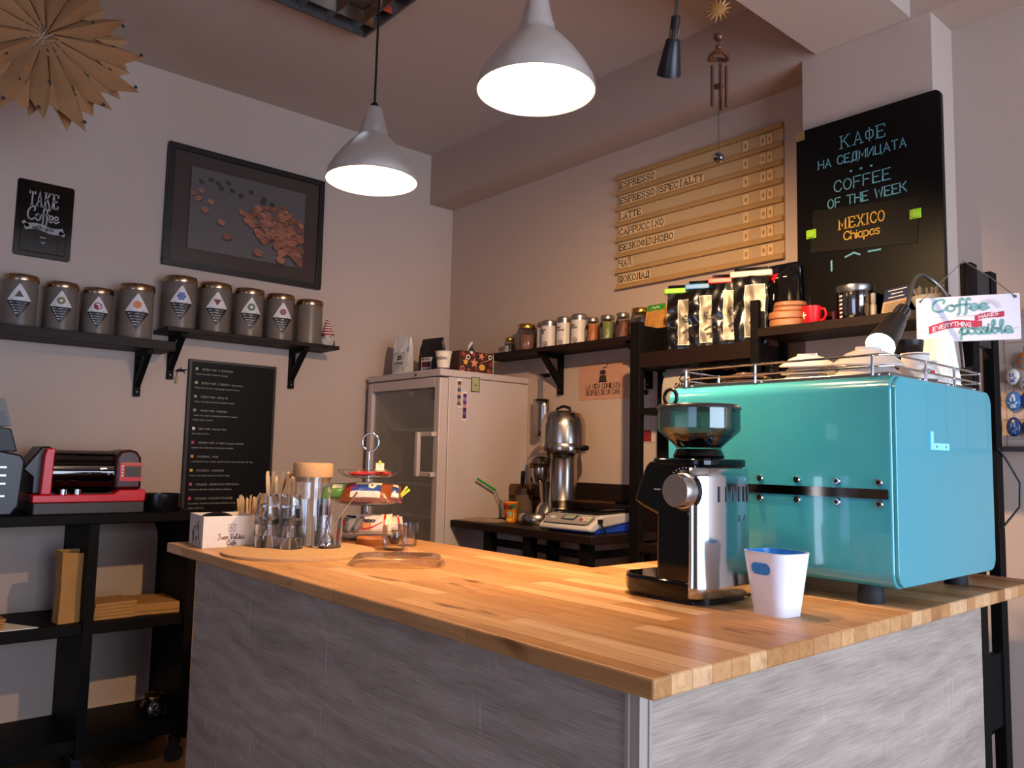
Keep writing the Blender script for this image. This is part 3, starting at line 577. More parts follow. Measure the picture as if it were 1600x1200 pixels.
sl = thing('spot_lamp', 'black cone spot lamp hanging from the ceiling, turned to the menu wall', 'spot lamp', (1.545, 1.30, 2.28))
sl.location = (1.50, 1.165, 2.255)
sl.rotation_euler = (Vector((-.44, -.50, .74)).to_track_quat('Z', 'Y')).to_euler()
MB().lathe([(.028, -.05), (.030, -.05), (.017, .03), (.0115, .036), (.0105, .085), (0, .085)], 40, caps=False).build('shade', P('black_lacquer', '0c0b0b', .4), sl)
q = MB()
for k in range(14):
    a = 2 * pi * k / 14; q.tube([(.0112 * cos(a), .0112 * sin(a), .036), (.0122 * cos(a), .0122 * sin(a), .058)], .0013, 6)
q.build('cooling_fins', chrome, sl)
cd_ = MB(); cd_.M = sl.rotation_euler.to_matrix().to_4x4().inverted(); t0_ = sl.rotation_euler.to_matrix() @ Vector((0, 0, .073))
for e_ in (-.003, .003): cd_.tube([(t0_.x + e_, t0_.y, t0_.z), (t0_.x + e_ + .004, t0_.y - .01, .2), (t0_.x + .02 + e_, t0_.y - .02, ZC - 2.255)], .0022, 8)
cd_.build('cord', P('cord_brown', '3a2a24', .6), sl)
MB().lathe([(0, -.03), (.02, -.03), (.021, -.034), (0, -.036)], 24).build('bulb', P('spot_bulb', 'ffdca8', .4, emit=2), sl)
l = light('spot_light', 'SPOT', (0, 0, -.053), 175, (1, .64, .33), spot_size=R(140), spot_blend=.9, shadow_soft_size=.02); l.parent = sl

wc = thing('wind_chime', 'copper wind chime with a sun face hanging before the wall menu', 'wind chime', (1.66, 1.14, 2.0)); wc.location = (1.403, .964, 1.913); wc.scale = (.85, .85, .85)
cop = P('copper', '6b4230', .35, .7, var=.15); tin = P('sun_tin', 'a8763a', .5, .3)
q = MB()
for k in range(14):
    a = 2 * pi * k / 14; a2 = a + pi / 14; a3 = a - pi / 14; y0 = -.002
    q.add([(.016 * cos(a3), y0, .386 + .016 * sin(a3)), (.034 * cos(a), y0, .386 + .034 * sin(a)), (.016 * cos(a2), y0, .386 + .016 * sin(a2)), (.016 * cos(a), -.006, .386 + .016 * sin(a))], [(0, 1, 3), (1, 2, 3)])
q.at((0, 0, .386), rx=pi / 2).lathe([(0, -.003), (.018, -.003), (.018, .003), (.012, .006), (0, .007)], 24)
o = q.build('sun_disc', tin, wc); o.rotation_euler = (0, 0, RW + .45)
MB().sph((0, 0, .315), .012).sph((0, 0, .287), .008).build('beads', cop, wc)
MB().tube([(.022 * cos(2 * pi * k / 24), .022 * sin(2 * pi * k / 24), .262 + .005 * sin(2 * pi * k / 12)) for k in range(24)], .006, 8, closed=True).build('ring', cop, wc)
for k in range(5):
    a = 2 * pi * k / 5 + .3; q = MB().at((.019 * cos(a), .019 * sin(a), 0)); q.tube([(0, 0, .13 + .012 * (k % 2)), (0, 0, .235)], .0042, 10).tube([(0, 0, .235), (0, 0, .262)], .0007, 5); q.build('tube', cop, wc)
MB().at((0, 0, .185)).lathe([(.012, -.003), (.013, 0), (.012, .003)], 20).build('clapper', cop, wc)
MB().tube([(0, 0, .012), (0, 0, .40)], .0008, 6).tube([(0, 0, .41), (0, 0, (ZC - 1.913) / .85)], .0008, 6).build('string', P('dark_string', '2a1c16', .7), wc)
MB().sph((0, 0, 0), .0135, 20, 14).build('glass_ball', P('dark_glass_ball', '241418', .08, coat=1), wc)

fx = thing('ceiling_light', 'unlit square ceiling light with mirrored louvres above the counter end', 'ceiling light', (1.31, 2.54, ZC))
MB().box(-.30, .30, -.30, -.29, -.05, 0).box(-.30, .30, .29, .30, -.05, 0).box(-.30, -.29, -.29, .29, -.05, 0).box(.29, .30, -.29, .29, -.05, 0).box(-.29, .29, -.29, .29, -.006, 0).build('housing', P('fixture_metal', '5e5a58', .45, .6), fx)
lv = P('mirror_louvre', 'c4c2c0', .1, 1, var=.02)
for k in range(5):
    x = -.24 + .12 * k
    MB().add([(x - .018, -.29, -.008), (x, -.29, -.05), (x + .018, -.29, -.008), (x - .018, .29, -.008), (x, .29, -.05), (x + .018, .29, -.008)], [(0, 1, 4, 3), (1, 2, 5, 4), (0, 2, 1), (3, 4, 5)]).build('louvre', lv, fx)
for k in range(4):
    y = -.21 + .14 * k
    MB().add([(-.29, y - .03, -.01), (-.29, y, -.047), (-.29, y + .03, -.01), (.29, y - .03, -.01), (.29, y, -.047), (.29, y + .03, -.01)], [(0, 1, 4, 3), (1, 2, 5, 4), (0, 2, 1), (3, 4, 5)]).build('reflector', lv, fx)

st = thing('paper_star', 'big folded kraft paper star ornament with punched dots hanging near the ceiling', 'paper star', (.468, 2.888, 2.602), R(8))
tan = P('star_paper', '9c7048', .85, var=.12, scale=12)
NB = 15
for k in range(NB):
    a = 2 * pi * k / NB + .12; Rr = .318 if k % 2 == 0 else .285; q = MB()
    d = Vector((cos(a), 0, sin(a))); n = Vector((-sin(a), 0, cos(a)))
    def pt(r, wv, y): v = d * r + n * wv; return (v.x, y, v.z)
    hw = R(360 / NB / 2) 
    q.add([pt(.012, 0, -.012), pt(Rr * .66, Rr * .66 * hw * 1.02, .03), pt(Rr, Rr * .02, -.02), pt(Rr * .66, -Rr * .66 * hw * 1.02, .03), pt(Rr * .66, 0, -.05), pt(Rr * .92, -Rr * .05, .06), pt(.012, 0, .05), pt(Rr * .5, Rr * .5 * hw, .0), pt(Rr * .84, Rr * .84 * hw * .98, -.01), pt(Rr * .74, Rr * .74 * hw * 1.5, .015), pt(Rr * .74, Rr * .74 * hw * .45, .015)],
          [(0, 4, 1), (0, 3, 4), (4, 2, 1), (4, 3, 2), (6, 1, 5), (6, 5, 3), (7, 10, 8), (7, 8, 9)])
    for rr, off in ((.16, .25), (.255, -.28)) if k % 2 else ((.20, .1), (.29, .0)):
        v = d * rr + n * (off * rr * hw); yy = -.012 + (-.033) * min(1, rr / (Rr * .7)) + abs(off) * .05
        q.mat(1).at((v.x, yy - .003, v.z), rx=pi / 2).lathe([(.0062, 0), (.0062, .0006), (0, .0007)], 14)
        q.M = Matrix.Identity(4); q.mat(0)
    q.build('petal', [tan, ink], st, smooth=0)
MB().tube([(0, 0, .3), (0, 0, ZC - 2.602)], .001, 6).build('string', P('dark_string', '2a1c16'), st)
# ------------------------------------------------------------------ glass-door fridge and what stands on it
white_en = P('white_enamel', 'bcaca8', .35, var=.03)
fr = thing('fridge', 'white drinks fridge with a glass door standing in the room corner', 'fridge', (2.248, 3.447, 0), RW)
W2 = .33; D = .572; Hf = 1.655
MB().box(-W2, -W2 + .035, .055, D, .06, Hf).box(W2 - .035, W2, .055, D, .06, Hf).box(-W2 + .035, W2 - .035, D - .03, D, .06, Hf).box(-W2 + .035, W2 - .035, .055, D - .03, .06, .16).box(-W2 + .035, W2 - .035, .055, D - .03, Hf - .05, Hf).build('cabinet', white_en, fr, bevel=.004)
MB().box(-W2 - .003, W2 + .003, .0, D, Hf + .002, Hf + .036).build('top_panel', white_en, fr, bevel=.005)
MB().box(-W2 + .02, W2 - .02, .09, D - .02, 0, .06).build('plinth', blkplastic, fr)
for x in (-.2, .2): MB().box(x - .02, x + .02, .04, .08, 0, .06).build('foot', rubber, fr)
MB().box(-W2, -W2 + .044, 0, .052, .16, Hf - .006).box(W2 - .044, W2, 0, .052, .16, Hf - .006).box(-W2 + .044, W2 - .044, 0, .052, .16, .215).box(-W2 + .044, W2 - .044, 0, .052, Hf - .052, Hf - .006).build('door', white_en, fr, bevel=.004); door = lastc(fr)
MB().box(-W2 + .04, W2 - .04, .02, .03, .21, Hf - .05).build('door_glass', thin_glass('fridge_glass', (.8, .82, .8), .5, .06), door)
inner = P('fridge_inside', 'a8a49c', .6)
MB().box(-W2 + .036, W2 - .036, D - .036, D - .031, .165, Hf - .055).build('back_liner', inner, fr)
for z in (1.40, 1.12, .96, .83, .55): MB().box(-W2 + .04, W2 - .04, .10, D - .05, z, z + .012).build('inner_shelf', P('fridge_shelf', 'c9c6c0', .3), fr)
pl, _ = lay('Z O', .014, G, True); MB().strokes(pl, .0028, (.06, .0195, 1.575)).build('door_mark', P('pale_print', 'c9c9c4', .4), door)
hd = MB().box(.195, .222, -.045, -.022, 1.17, 1.386)
for z in (1.17, 1.362): hd.box(.205, .318, -.03, -.0, z, z + .024)
hd.build('door_handle', white_en, door, bevel=.006, seg=3)
for z in (1.182, 1.374): MB().at((.305, -.031, z), rx=pi / 2).lathe([(.004, 0), (0, .001)], 10).build('screw', blkplastic, door)
MB().at((.125, -.001, 1.672), rx=pi / 2).lathe([(.007, 0), (.006, .003), (0, .003)], 14).build('lock', P('lock_metal', '5a4a40', .4, .6), fr)
for x in (.10, .16, .18, .05): MB().at((x, .25 - (x - .1), 1.412)).lathe([(.022, 0), (.022, .05), (0, .055)], 16).build('stored_jar', P('milk_glass', 'a9a59c', .3), fr)
# magnets on the fridge side: facing -y
def magnet(x, z, wd, ht, cols, label):
    o = MB(); n = len(cols); o.prism(rrect(-wd / 2, wd / 2, 0, ht, wd * .3), 'y', -.003, 0)
    for k in range(n): o.mat(k + 1); z0 = ht * (.08 + .84 * k / n); o.add([(-wd * .4, -.0034, z0), (wd * .4, -.0034, z0), (wd * .4, -.0034, z0 + ht * .84 / n), (-wd * .4, -.0034, z0 + ht * .84 / n)], [(0, 1, 2, 3)])
    o = o.build('fridge_magnet', [P('magnet_border', 'd9cfc6', .5)] + [P('magnet_' + h, h, .4, var=.35, scale=90) for h in cols]); return tag(o, label, 'magnet', 'magnets on the fridge side', (x, 3.1165, z))
magnet(2.362, 1.507, .028, .142, ['7a4f38', '8c8781', '2c3f66', 'c29a78', '2f4d74', 'a39488', '5c3a28'], 'long photo strip magnet with brown and blue scenes on the fridge')
magnet(2.398, 1.445, .028, .145, ['4a2358', '6b4a80', '3b1d4a', 'b77f86', '55306a', '8a6a9c', '4a2358'], 'long purple magnet strip lower on the fridge side')
mg = tag(MB().box(-.026, .026, -.003, 0, 0, .074).mat(1).box(-.023, .023, -.0036, -.003, .003, .071).mat(2).box(-.006, .006, -.004, -.0036, .03, .035).build('fridge_magnet', [blkplastic, P('magnet_card', '9b9a6e', .6), ink]), 'small olive square magnet with a black frame on the fridge', 'magnet', 'magnets on the fridge side', (2.463, 3.1165, 1.592))

FT = 1.691
def bagmesh(wd, dp, h, nu=14, nv=20, seed=0, crease=.006, topw=1.0):
    """a filled gusset bag: full at the bottom, pinched flat at the top"""
    def S_(f, u, v):  # f = face 0 front 1 right 2 back 3 left
        d = dp / 2 * (1 - v ** 2.2) + .004; wv = wd / 2 * (1 - .06 * (1 - v) + (topw - 1) * v) * (1 + .05 * sin(pi * v))
        pinch = .35 * v
        if f == 0: x, y = -wv + 2 * wv * u, -d * (1 - .18 * abs(2 * u - 1) ** 2)
        elif f == 2: x, y = wv - 2 * wv * u, d * (1 - .18 * abs(2 * u - 1) ** 2)
        elif f == 1: y = (-d + 2 * d * u) * .82; x = wv * (1 - pinch * .35 * (1 - abs(2 * u - 1)))
        else: y = (d - 2 * d * u) * .82; x = -wv * (1 - pinch * .35 * (1 - abs(2 * u - 1)))
        z = h * v
        nn = noise.noise(Vector((x * 38 + seed, y * 38, z * 26))) * crease * (.3 + sin(pi * min(1, v * 1.02)))
        return (x + nn * .5, y + nn * (1 if f == 0 else -1), z)
    return S_
def gusset(name, wd, dp, h, mat, parent=None, seed=0, crease=.006, topw=1.0):
    f = bagmesh(wd, dp, h, seed=seed, crease=crease, topw=topw); q = MB()
    for k, nu in ((0, 16), (1, 6), (2, 16), (3, 6)): q.grid(lambda u, v, k=k: f(k, u, v), nu, 26)
    q.add([f(0, 0, 0), f(0, 1, 0), f(2, 0, 0), f(2, 1, 0)], [(0, 1, 2, 3)])
    return q.build(name, mat, parent, smooth=60), f
def baglabel(f, u0, u1, v0, v1, mat, parent, off=.0015, name='label', nu=10, nv=12):
    return MB().grid(lambda u, v: tuple(Vector(f(0, u0 + (u1 - u0) * u, v0 + (v1 - v0) * v)) + Vector((0, -off, 0))), nu, nv).build(name, mat, parent)
def onbag(f, wd, h, off=.0025):
    return lambda x, y: tuple(Vector(f(0, min(1, max(0, .5 + x / wd)), min(1, max(0, y / h)))) + Vector((0, -off, 0)))
b = thing('coffee_bag', 'white coffee bag marked 35 standing on the fridge', 'coffee bag', (2.35, 3.60, FT), RW + .2)
o, f = gusset('bag', .105, .06, .21, P('white_foil', 'c9c5c2', .35, var=.05), b, 3, .004)
lb1 = baglabel(f, .10, .86, .1, .60, P('label_grey', 'b5b1ad', .6), b)
fb = onbag(f, .105, .21); q = MB(); q.strokes([[(-.036, .024), (.034, .024), (.034, .122), (-.036, .122), (-.036, .024)]], .0016, f=fb)
pl, _ = lay('35', .02, G); q.strokes([[(p[0], p[1] + .086) for p in r_] for r_ in pl], .005, f=fb)
pl, _ = lay('COFFEE', .011, G, True); q.strokes([[(p[0], p[1] + .06) for p in r_] for r_ in pl], .0024, f=fb)
for z in (.05, .044, .036): q.strokes([[(-.022, z), (.022, z)]], .0012, f=fb)
q.build('printing', ink, lb1)
b = thing('coffee_bag', 'black coffee bag with a white and maroon label on the fridge', 'coffee bag', (2.40, 3.40, FT), RW + .15)
o, f = gusset('bag', .145, .07, .19, P('matt_black_bag', '120c0c', .5), b, 8, .003)
lb1 = baglabel(f, .17, .72, .04, .46, P('label_white', 'c6c1bf', .6), b)
baglabel(f, .2, .69, .19, .34, P('label_maroon', '6a1526', .6), lb1, .0022, 'maroon_band')
fb = onbag(f, .145, .19, .003); q = MB(); q.strokes([[(-.036, .078), (-.030, .078)]], .009, f=fb)
for z in (.08, .075): q.strokes([[(-.022, z), (.022, z)]], .0016, f=fb)
for z in (.03, .024, .017, .011): q.strokes([[(-.03, z), (.026, z)]], .003, f=fb)
q.build('printing', ink, lb1)
c = MB().lathe([(.028, 0), (.04, .088), (.0425, .09), (.0425, .094), (.039, .094), (.027, .004), (0, .004)], 36)
o = c.build('paper_cup', P('cream_card', 'd9cbb5', .6)); tag(o, 'cream paper cup with a purple band on the fridge corner', 'paper cup', None, (2.318, 3.19, FT), RW + .4)
MB().lathe([(.0285, .004), (.0311, .026), (.0313, .026), (.0287, .004)], 36).build('purple_band', P('purple_band', '6b3a6e', .6), o)
pl, _ = lay('LONDON·', .012, G); MB().strokes([[(p[0], p[1] + .052) for p in r_] for r_ in pl], .0028, f=lambda x, y: ((.028 + .012 * y / .088 + .0006) * sin(x / .034 + .1), -(.028 + .012 * y / .088 + .0006) * cos(x / .034 + .1), y)).build('printing', ink, o)
tb = thing('tissue_box', 'tissue box printed with gingerbread biscuits on the fridge', 'tissue box', (2.487, 3.19, FT))
MB().box(-.107, .107, -.05, .06, 0, .105).build('box', [P('box_brown', '3a1a12', .6)], tb, bevel=.002)
MB().box(.107, .109, -.05, .06, 0, .105).build('white_end', paper_w, tb)
q = MB()
cols = ['a5331f', 'd79a3a', 'cf7f55', 'e8d9c0', '8a4a30']
ms = [P('biscuit_' + h, h, .6) for h in cols]
rr_ = random.Random(4)
for k, (x, z, r_, ty, m_) in enumerate([(-.085, .088, .016, 'f', 0), (-.07, .05, .02, 's', 1), (-.055, .075, .013, 'r', 3), (-.015, .048, .027, 's', 2), (.035, .03, .02, 'c', 1), (.03, .085, .02, 'f', 2), (-.02, .09, .013, 'f', 0), (.085, .085, .012, 'r', 3), (.06, .06, .0, 'b', 2), (.09, .05, .012, 'f', 0), (-.09, .015, .014, 'r', 2), (-.05, .012, .01, 'c', 4), (.08, .015, .014, 'c', 4), (0, .012, .012, 'r', 0), (-.035, .1, .009, 'c', 3), (.06, .098, .008, 'c', 4)]):
    q.mat(m_); y = -.0505 - .0001 * k
    if ty == 's': q.flat([(x + r_ * (1 if i % 2 == 0 else .45) * cos(i * pi / 5 + .3), z + r_ * (1 if i % 2 == 0 else .45) * sin(i * pi / 5 + .3)) for i in range(10)], y)
    elif ty == 'c': q.flat(circ(x, z, r_, 16, r_ * .8), y)
    elif ty == 'f': q.flat([(x + r_ * (.7 + .3 * cos(5 * i * pi / 12)) * cos(i * pi / 12), z + r_ * (.7 + .3 * cos(5 * i * pi / 12)) * sin(i * pi / 12)) for i in range(24)], y)
    elif ty == 'r': q.strokes([circ(x, z, r_ * .8, 16) + [(x + r_ * .8, z)]], r_ * .35, (0, y, 0))
    else: q.strokes([[(x - .035, z - .008), (x + .03, z + .014)]], .003, (0, y, 0))
q.build('biscuit_print', ms, tb)
MB().add([(-.025, 0, .105), (.03, 0, .105), (.018, .012, .15), (.004, -.008, .163), (-.012, .01, .148), (0, .02, .105)], [(0, 1, 2, 3), (0, 3, 4), (4, 3, 2, 5)]).build('tissue', paper_w, tb, solid=.0008)

# ------------------------------------------------------------------ side table along the menu wall
tb = thing('side_table', 'dark brown wooden work table between fridge and shelving rack', 'table', (2.575, 2.655, 0))
MB().box(-.244, .243, -.465, .46, .935, .969).build('table_top', espresso, tb, bevel=.003)
for y in (-.42, -.30, .03, .22, .42)[0:]:
    pass
for (x, y) in ((-.20, .21), (-.20, -.06), (-.20, -.40), (.2, .21), (.2, -.40)): MB().box(x - .022, x + .022, y - .022, y + .022, 0, .935).build('leg', black, tb)
MB().box(-.2, -.17, -.40, .21, .87, .9).box(-.18, .2, -.41, -.39, .87, .9).build('rail', black, tb)
TT = .969
tag(MB().box(2.775, 2.80, 2.20, 2.78, TT, 1.16).build('back_board', espresso, bevel=.002), 'dark wooden board leaning on the wall behind the weighing scale', 'board')
tag(MB().box(-.06, .06, -.105, .105, 0, .17).mat(1).box(-.0605, .0605, -.1055, .1055, .10, .115).build('cardboard_box', [P('box_kraft', '5e3a1e', .7), espresso], bevel=.002), 'low brown cardboard box behind the tool pot', 'box', None, (2.745, 2.99, TT))
cc = MB().lathe([(.025, 0), (.036, .088), (.038, .09), (.037, .094), (.034, .094), (.024, .003), (0, .003)], 32)
o = cc.build('printed_cup', P('orange_print', 'd97818', .5, var=.3, scale=60)); tag(o, 'orange patterned paper cup beside the fridge on the side table', 'paper cup', None, (2.52, 2.893, TT), RW + .6)
q = MB()
def cylf(r0, r1, h_, e=.0008): return lambda x, y: ((r0 + (r1 - r0) * y / h_ + e) * sin(x / r1), -(r0 + (r1 - r0) * y / h_ + e) * cos(x / r1), y)
ff = cylf(.025, .036, .088)
for k, (x, z, wd, ht, m_) in enumerate([(-.03, .07, .012, .022, 0), (-.012, .072, .008, .02, 1), (.004, .07, .01, .02, 0), (.022, .074, .014, .022, 2), (-.02, .05, .06, .005, 0), (.01, .04, .022, .02, 3), (-.03, .032, .018, .016, 1), (-.035, .02, .014, .02, 0), (.0, .012, .026, .012, 4), (.03, .03, .02, .03, 4)]):
    q.mat(m_); q.strokes([[(x - wd / 2, z), (x, z), (x + wd / 2, z)]], ht, f=ff)
q.build('pattern', [ink, P('c_red', 'c4361c', .5), P('c_green', '2d6b4a', .5), P('c_aqua', '6fb4a8', .5), P('c_yellow', 'e8b83a', .5)], o)
tp = thing('tool_pot', 'grey brown utensil pot with a printed top band beside the grinder', 'pot', (2.63, 2.925, TT))
MB().lathe([(.043, 0), (.045, .004), (.045, .155), (.042, .155), (.041, .006), (0, .006)], 36).build('pot', P('pot_felt', '5a4c40', .9, var=.2), tp)
MB().lathe([(.0455, .125), (.0455, .154), (.0462, .154), (.0462, .125)], 36).build('printed_band', P('band_print', '2a1712', .5, var=.9, scale=80), tp)
tag(MB().at((0, 0, 0), ry=R(4)).tube([(0, 0, .03), (0, 0, .17), (0, 0, .175), (0, 0, .235), (0, 0, .24)], [.004, .004, .010, .011, .006], 12).build('brush', blkplastic), 'black handled brush standing in the utensil pot', 'brush', None, (2.622, 2.942, TT))
tag(MB().tube([(0, 0, .02), (.0, -.02, .135)], .003, 8).mat(1).tube([(.0, -.019, .13), (0, -.034, .215)], [.005, .007], 10).mat(2).tube([(0, -.034, .212), (0, -.052, .30), (0, -.066, .315), (0, -.078, .305)], .0028, 8).build('milk_frother', [steel, P('amber_handle', 'c4842a', .4), steel]), 'amber handled metal whisk leaning out of the utensil pot', 'whisk', None, (2.632, 2.905, TT))
tag(MB().tube([(0, 0, 0), (.115, 0, -.057)], [.0055, .0055], 10).mat(1).tube([(.115, 0, -.057), (.17, 0, -.165)], .002, 6).build('brush_straw', [P('green_plastic', '2fa030', .4), steel], smooth=40), 'green handled thin brush leaning on the fridge side', 'brush', None, (2.467, 3.085, 1.165))
tag(MB().lathe([(.026, 0), (.028, .09), (.026, .09), (.024, .004), (0, .004)], 24).build('clear_glass', glass_thin), 'clear empty glass under the green brush by the fridge', 'glass', None, (2.64, 3.07, TT))
tag(MB().at((0, 0, 0), rz=.3).box(-.06, .06, -.10, .10, 0, .004).at((.01, .01, .004), rz=.1).box(-.05, .06, -.08, .09, 0, .004).build('paper_napkins', P('brown_napkin', 'a08674', .8)), 'flat brown paper napkins at the fridge end of the table', 'napkins', None, (2.44, 2.985, TT))

# vintage coffee grinder
vg = thing('vintage_grinder', 'tall polished steel shop coffee grinder on the side table', 'coffee grinder', (2.62, 2.65, TT), RW)
pol = P('polished_aluminium', 'b3a89c', .22, 1, var=.12, scale=14)
MB().prism(circ(0, 0, .08, 36, .09), 'z', .03, .05).at((-.09, -.075, 0)).lathe([(.082, 0), (.086, .006), (.084, .04), (.075, .052), (0, .052)], 48).build('foot', pol, vg)
MB().at((0, 0, 0)).lathe([(.085, 0), (.085, .05), (.068, .075), (.066, .30), (.074, .325), (.08, .33), (0, .33)], 48).build('column', pol, vg)
MB().lathe([(.106, .327), (.108, .33), (.108, .368), (.106, .372), (0, .372)], 56).build('dose_ring', pol, vg)
q = MB()
for k in range(12):
    a = R(-60 + k * 13); pl, _ = lay('I' if k % 3 else 'O', .014, G, True)
    q.strokes([[(p[0] + a * .108, p[1] + .341) for p in r_] for r_ in pl], .003, f=lambda x, y: (.1088 * sin(x / .108), -.1088 * cos(x / .108), y))
q.build('ring_marks', ink, vg)
MB().lathe([(.104, .372), (.104, .45), (.098, .485), (.082, .512), (.05, .522), (0, .524)], 56).build('hood', pol, vg)
MB().tube([(-.045, 0, .516), (-.04, 0, .535), (0, 0, .545), (.04, 0, .535), (.045, 0, .516)], .007, 10).build('hood_handle', blkplastic, vg)
MB().tube([(.10, -.02, .35), (.135, -.02, .35), (.145, -.02, .35), (.175, -.02, .352)], [.008, .008, .014, .011], 12).build('dose_lever', blkplastic, vg)
q = MB().at((-.105, -.05, .27)); q.lathe([(.03, -.02), (.058, 0), (.062, .008), (.05, .03), (.02, .042), (0, .044)], 36)
q.at((-.10, -.05, .19)).lathe([(.028, 0), (.038, .03), (.038, .07), (0, .07)], 28); q.build('spout_cap', pol, vg)
MB().at((-.105, -.06, .205), rx=pi / 2).tube([(-.035, 0, 0), (.035, 0, 0)], .012, 12).build('catch', blkplastic, vg)
MB().at((-.055, -.02, 0)).lathe([(.05, .05), (.048, .1), (.058, .19), (.06, .195), (.05, .195), (0, .19)], 32).build('chute', pol, vg)
MB().at((-.06, -.04, .052)).lathe([(.055, 0), (.045, .03), (.03, .048), (0, .052)], 28).build('portion_bowl', pol, vg)

# weighing scale
sc_ = thing('kitchen_scale', 'white and blue digital weighing scale on the side table', 'scale', (2.35, 2.365, TT), RW + .12)
MB().prism([(0, .012), (0, .03), (.075, .072), (.30, .078), (.30, .04), (.06, .02), (.03, .008)], 'x', -.135, .135).build('body', P('scale_white', 'c4bcb6', .4), sc_, bevel=.008, seg=3)
MB().box(-.125, .125, .05, .30, .0, .035).build('blue_base', P('scale_blue', '1446b4', .4), sc_, bevel=.004)
for x in (-.1, .1):
    for y in (.05, .26): MB().at((x, y, -.0)).lathe([(.012, 0), (.012, .012), (0, .012)], 12).build('foot', rubber, sc_)
sl_ = math.atan2(.042, .075)
def slope(x, t, e=.001): return (x, t * cos(sl_) - e * sin(sl_), .03 + t * sin(sl_) + e * cos(sl_))
pq = MB().add([slope(x, t, .0085) for x, t in rrect(-.12, .12, .006, .078, .02)], [tuple(range(24))]); pq.build('control_panel', P('panel_grey', '8f867f', .4), sc_); cpan = lastc(sc_)
q = MB(); q.add([slope(x, t, .0095) for x, t in rrect(-.035, .035, .03, .07, .004)], [tuple(range(24))]); q.mat(1).add([slope(x, t, .0102) for x, t in rrect(-.028, .028, .038, .066, .002)], [tuple(range(24))])
q.build('display', [P('lcd_blue', '1b2a55', .3), P('lcd_glass', '8f9a84', .25)], cpan)
q = MB()
for k in range(6):
    i, j = k % 3, k // 3; q.mat(1 if k == 3 else 0); q.add([slope(x, t, .0098) for x, t in circ(.068 + .017 * i, .055 - .018 * j, .0075, 12)], [tuple(range(12))])
q.mat(0).add([slope(x, t, .0098) for x, t in rrect(-.095, -.07, .035, .05, .003)], [tuple(range(24))])
q.mat(2).strokes([[(.05, .012), (.05, .074)]], .0015, f=lambda x, y: slope(x, y, .0098))
q.build('buttons', [P('button_white', 'd9d2cc', .4), red, P('panel_line', 'c9c2bb', .4)], cpan)
MB().box(-.115, .115, .075, .30, .079, .086).build('platform', blkplastic, sc_, bevel=.003)
MB().box(-.12, .12, .07, .305, .092, .096).box(-.12, -.117, .07, .305, .096, .122).box(-.12, .12, .302, .305, .096, .122).build('pan', thin_glass('pan_plastic', (.75, .7, .66), .8, .15), sc_)
MB().tube([(.136, .06, .05), (.142, .06, .045), (.146, .07, .03), (.145, .09, .004)], .003, 8).box(.134, .146, .05, .07, .042, .06).build('power_plug', blkplastic, sc_)

# scoop and tongs on a wall hook
sp = thing('metal_scoop', 'steel scoop hanging from a wall hook beside the fridge', 'scoop', (2.80, 2.985, 1.40), RW)
MB().grid(lambda u, v: (.05 * cos(pi * u), -.002 - .042 * sin(pi * u), .01 + .16 * v - .03 * (1 - v) * sin(pi * u)), 18, 6).build('bowl', P('scoop_steel', '9c9187', .2, 1), sp, solid=.0015)
MB().tube([(-.012, -.012, .165), (-.006, -.012, .29)], .003, 8).tube([(.014, -.012, .165), (.01, -.012, .29)], .003, 8).build('handle', steel, sp)
MB().tube([(0, .02, .295), (0, -.02, .295), (0, -.025, .303)], .003, 8).box(-.03, .03, .017, .02, .285, .305).build('hook', blkplastic, sp)

# poster on the wall under the jars
po = thing('wall_poster', 'pale peach poster with a coffee mill drawing above the grinder', 'poster', (2.82, 2.587, 1.557), RW)
MB().box(-.16, .16, -.002, -.0003, 0, .175).build('sheet', P('peach_paper', 'b98a74', .8), po); posh = lastc(po)
q = MB()
for txt, z in (('LA VIDA COMIENZA', .052), ('DESPUES DE UN CAFE', .022)):
    pl, _ = lay(txt, .023, G, False, 1.1, squash=.52); W = max(p[0] for r_ in pl for p in r_); k = .098 / W; q.strokes([[(p[0] * k * 1.12, p[1] + z) for p in r_] for r_ in pl], .0034, (0, -.0026, 0))
q.flat([(-.026, .082), (.024, .082), (.019, .115), (-.02, .115)], -.0026).flat(circ(-.001, .128, .02, 16, .012), -.0027).flat([(-.014, .12), (.012, .12), (.017, .138), (-.018, .138)], -.0028)
q.strokes([[(0, .137), (0, .15), (.022, .152), (.03, .162), (.03, .17)]], .004, (0, -.0026, 0)); q.strokes([[(-.027, .083), (.026, .083)]], .004, (0, -.0026, 0))
q.build('mill_print', P('poster_ink', '35201a', .7), posh)

# ------------------------------------------------------------------ wall shelf right, its brackets, jars
def bracket(parent, x, z, arm, leg, mat, y0=0, th=.028):
    q = MB().box(x - th / 2, x + th / 2, y0 - .02, y0, z - leg, z - .0).box(x - th / 2, x + th / 2, y0 - arm, y0 - .02, z - .02, z)
    q.prism([(y0 - arm + .012, z - .02), (y0 - arm + .045, z - .02), (y0 - .02, z - leg + .09), (y0 - .02, z - leg + .04)], 'x', x - th / 2 + .002, x + th / 2 - .002)
    q.mat(1).at((x, y0 - .0205, z - leg + .02), rx=pi / 2).lathe([(.004, 0), (0, .001)], 10)
    return q.build('bracket', [mat, steel], parent, bevel=.0015)
ws = thing('wall_shelf', 'dark wooden wall shelf carrying spice jars on the menu wall', 'shelf', (2.82, 2.70, 1.79), RW)
MB().box(-.62, .53, -.18, 0, 0, .02).build('board', dark_shelf, ws, bevel=.001)
bracket(ws, -.166, 0, .155, .20, black); bracket(ws, .40, 0, .155, .20, black)
SZ = 1.81
glj = thin_glass('jar_glass', (.93, .9, .86), .7, .05)
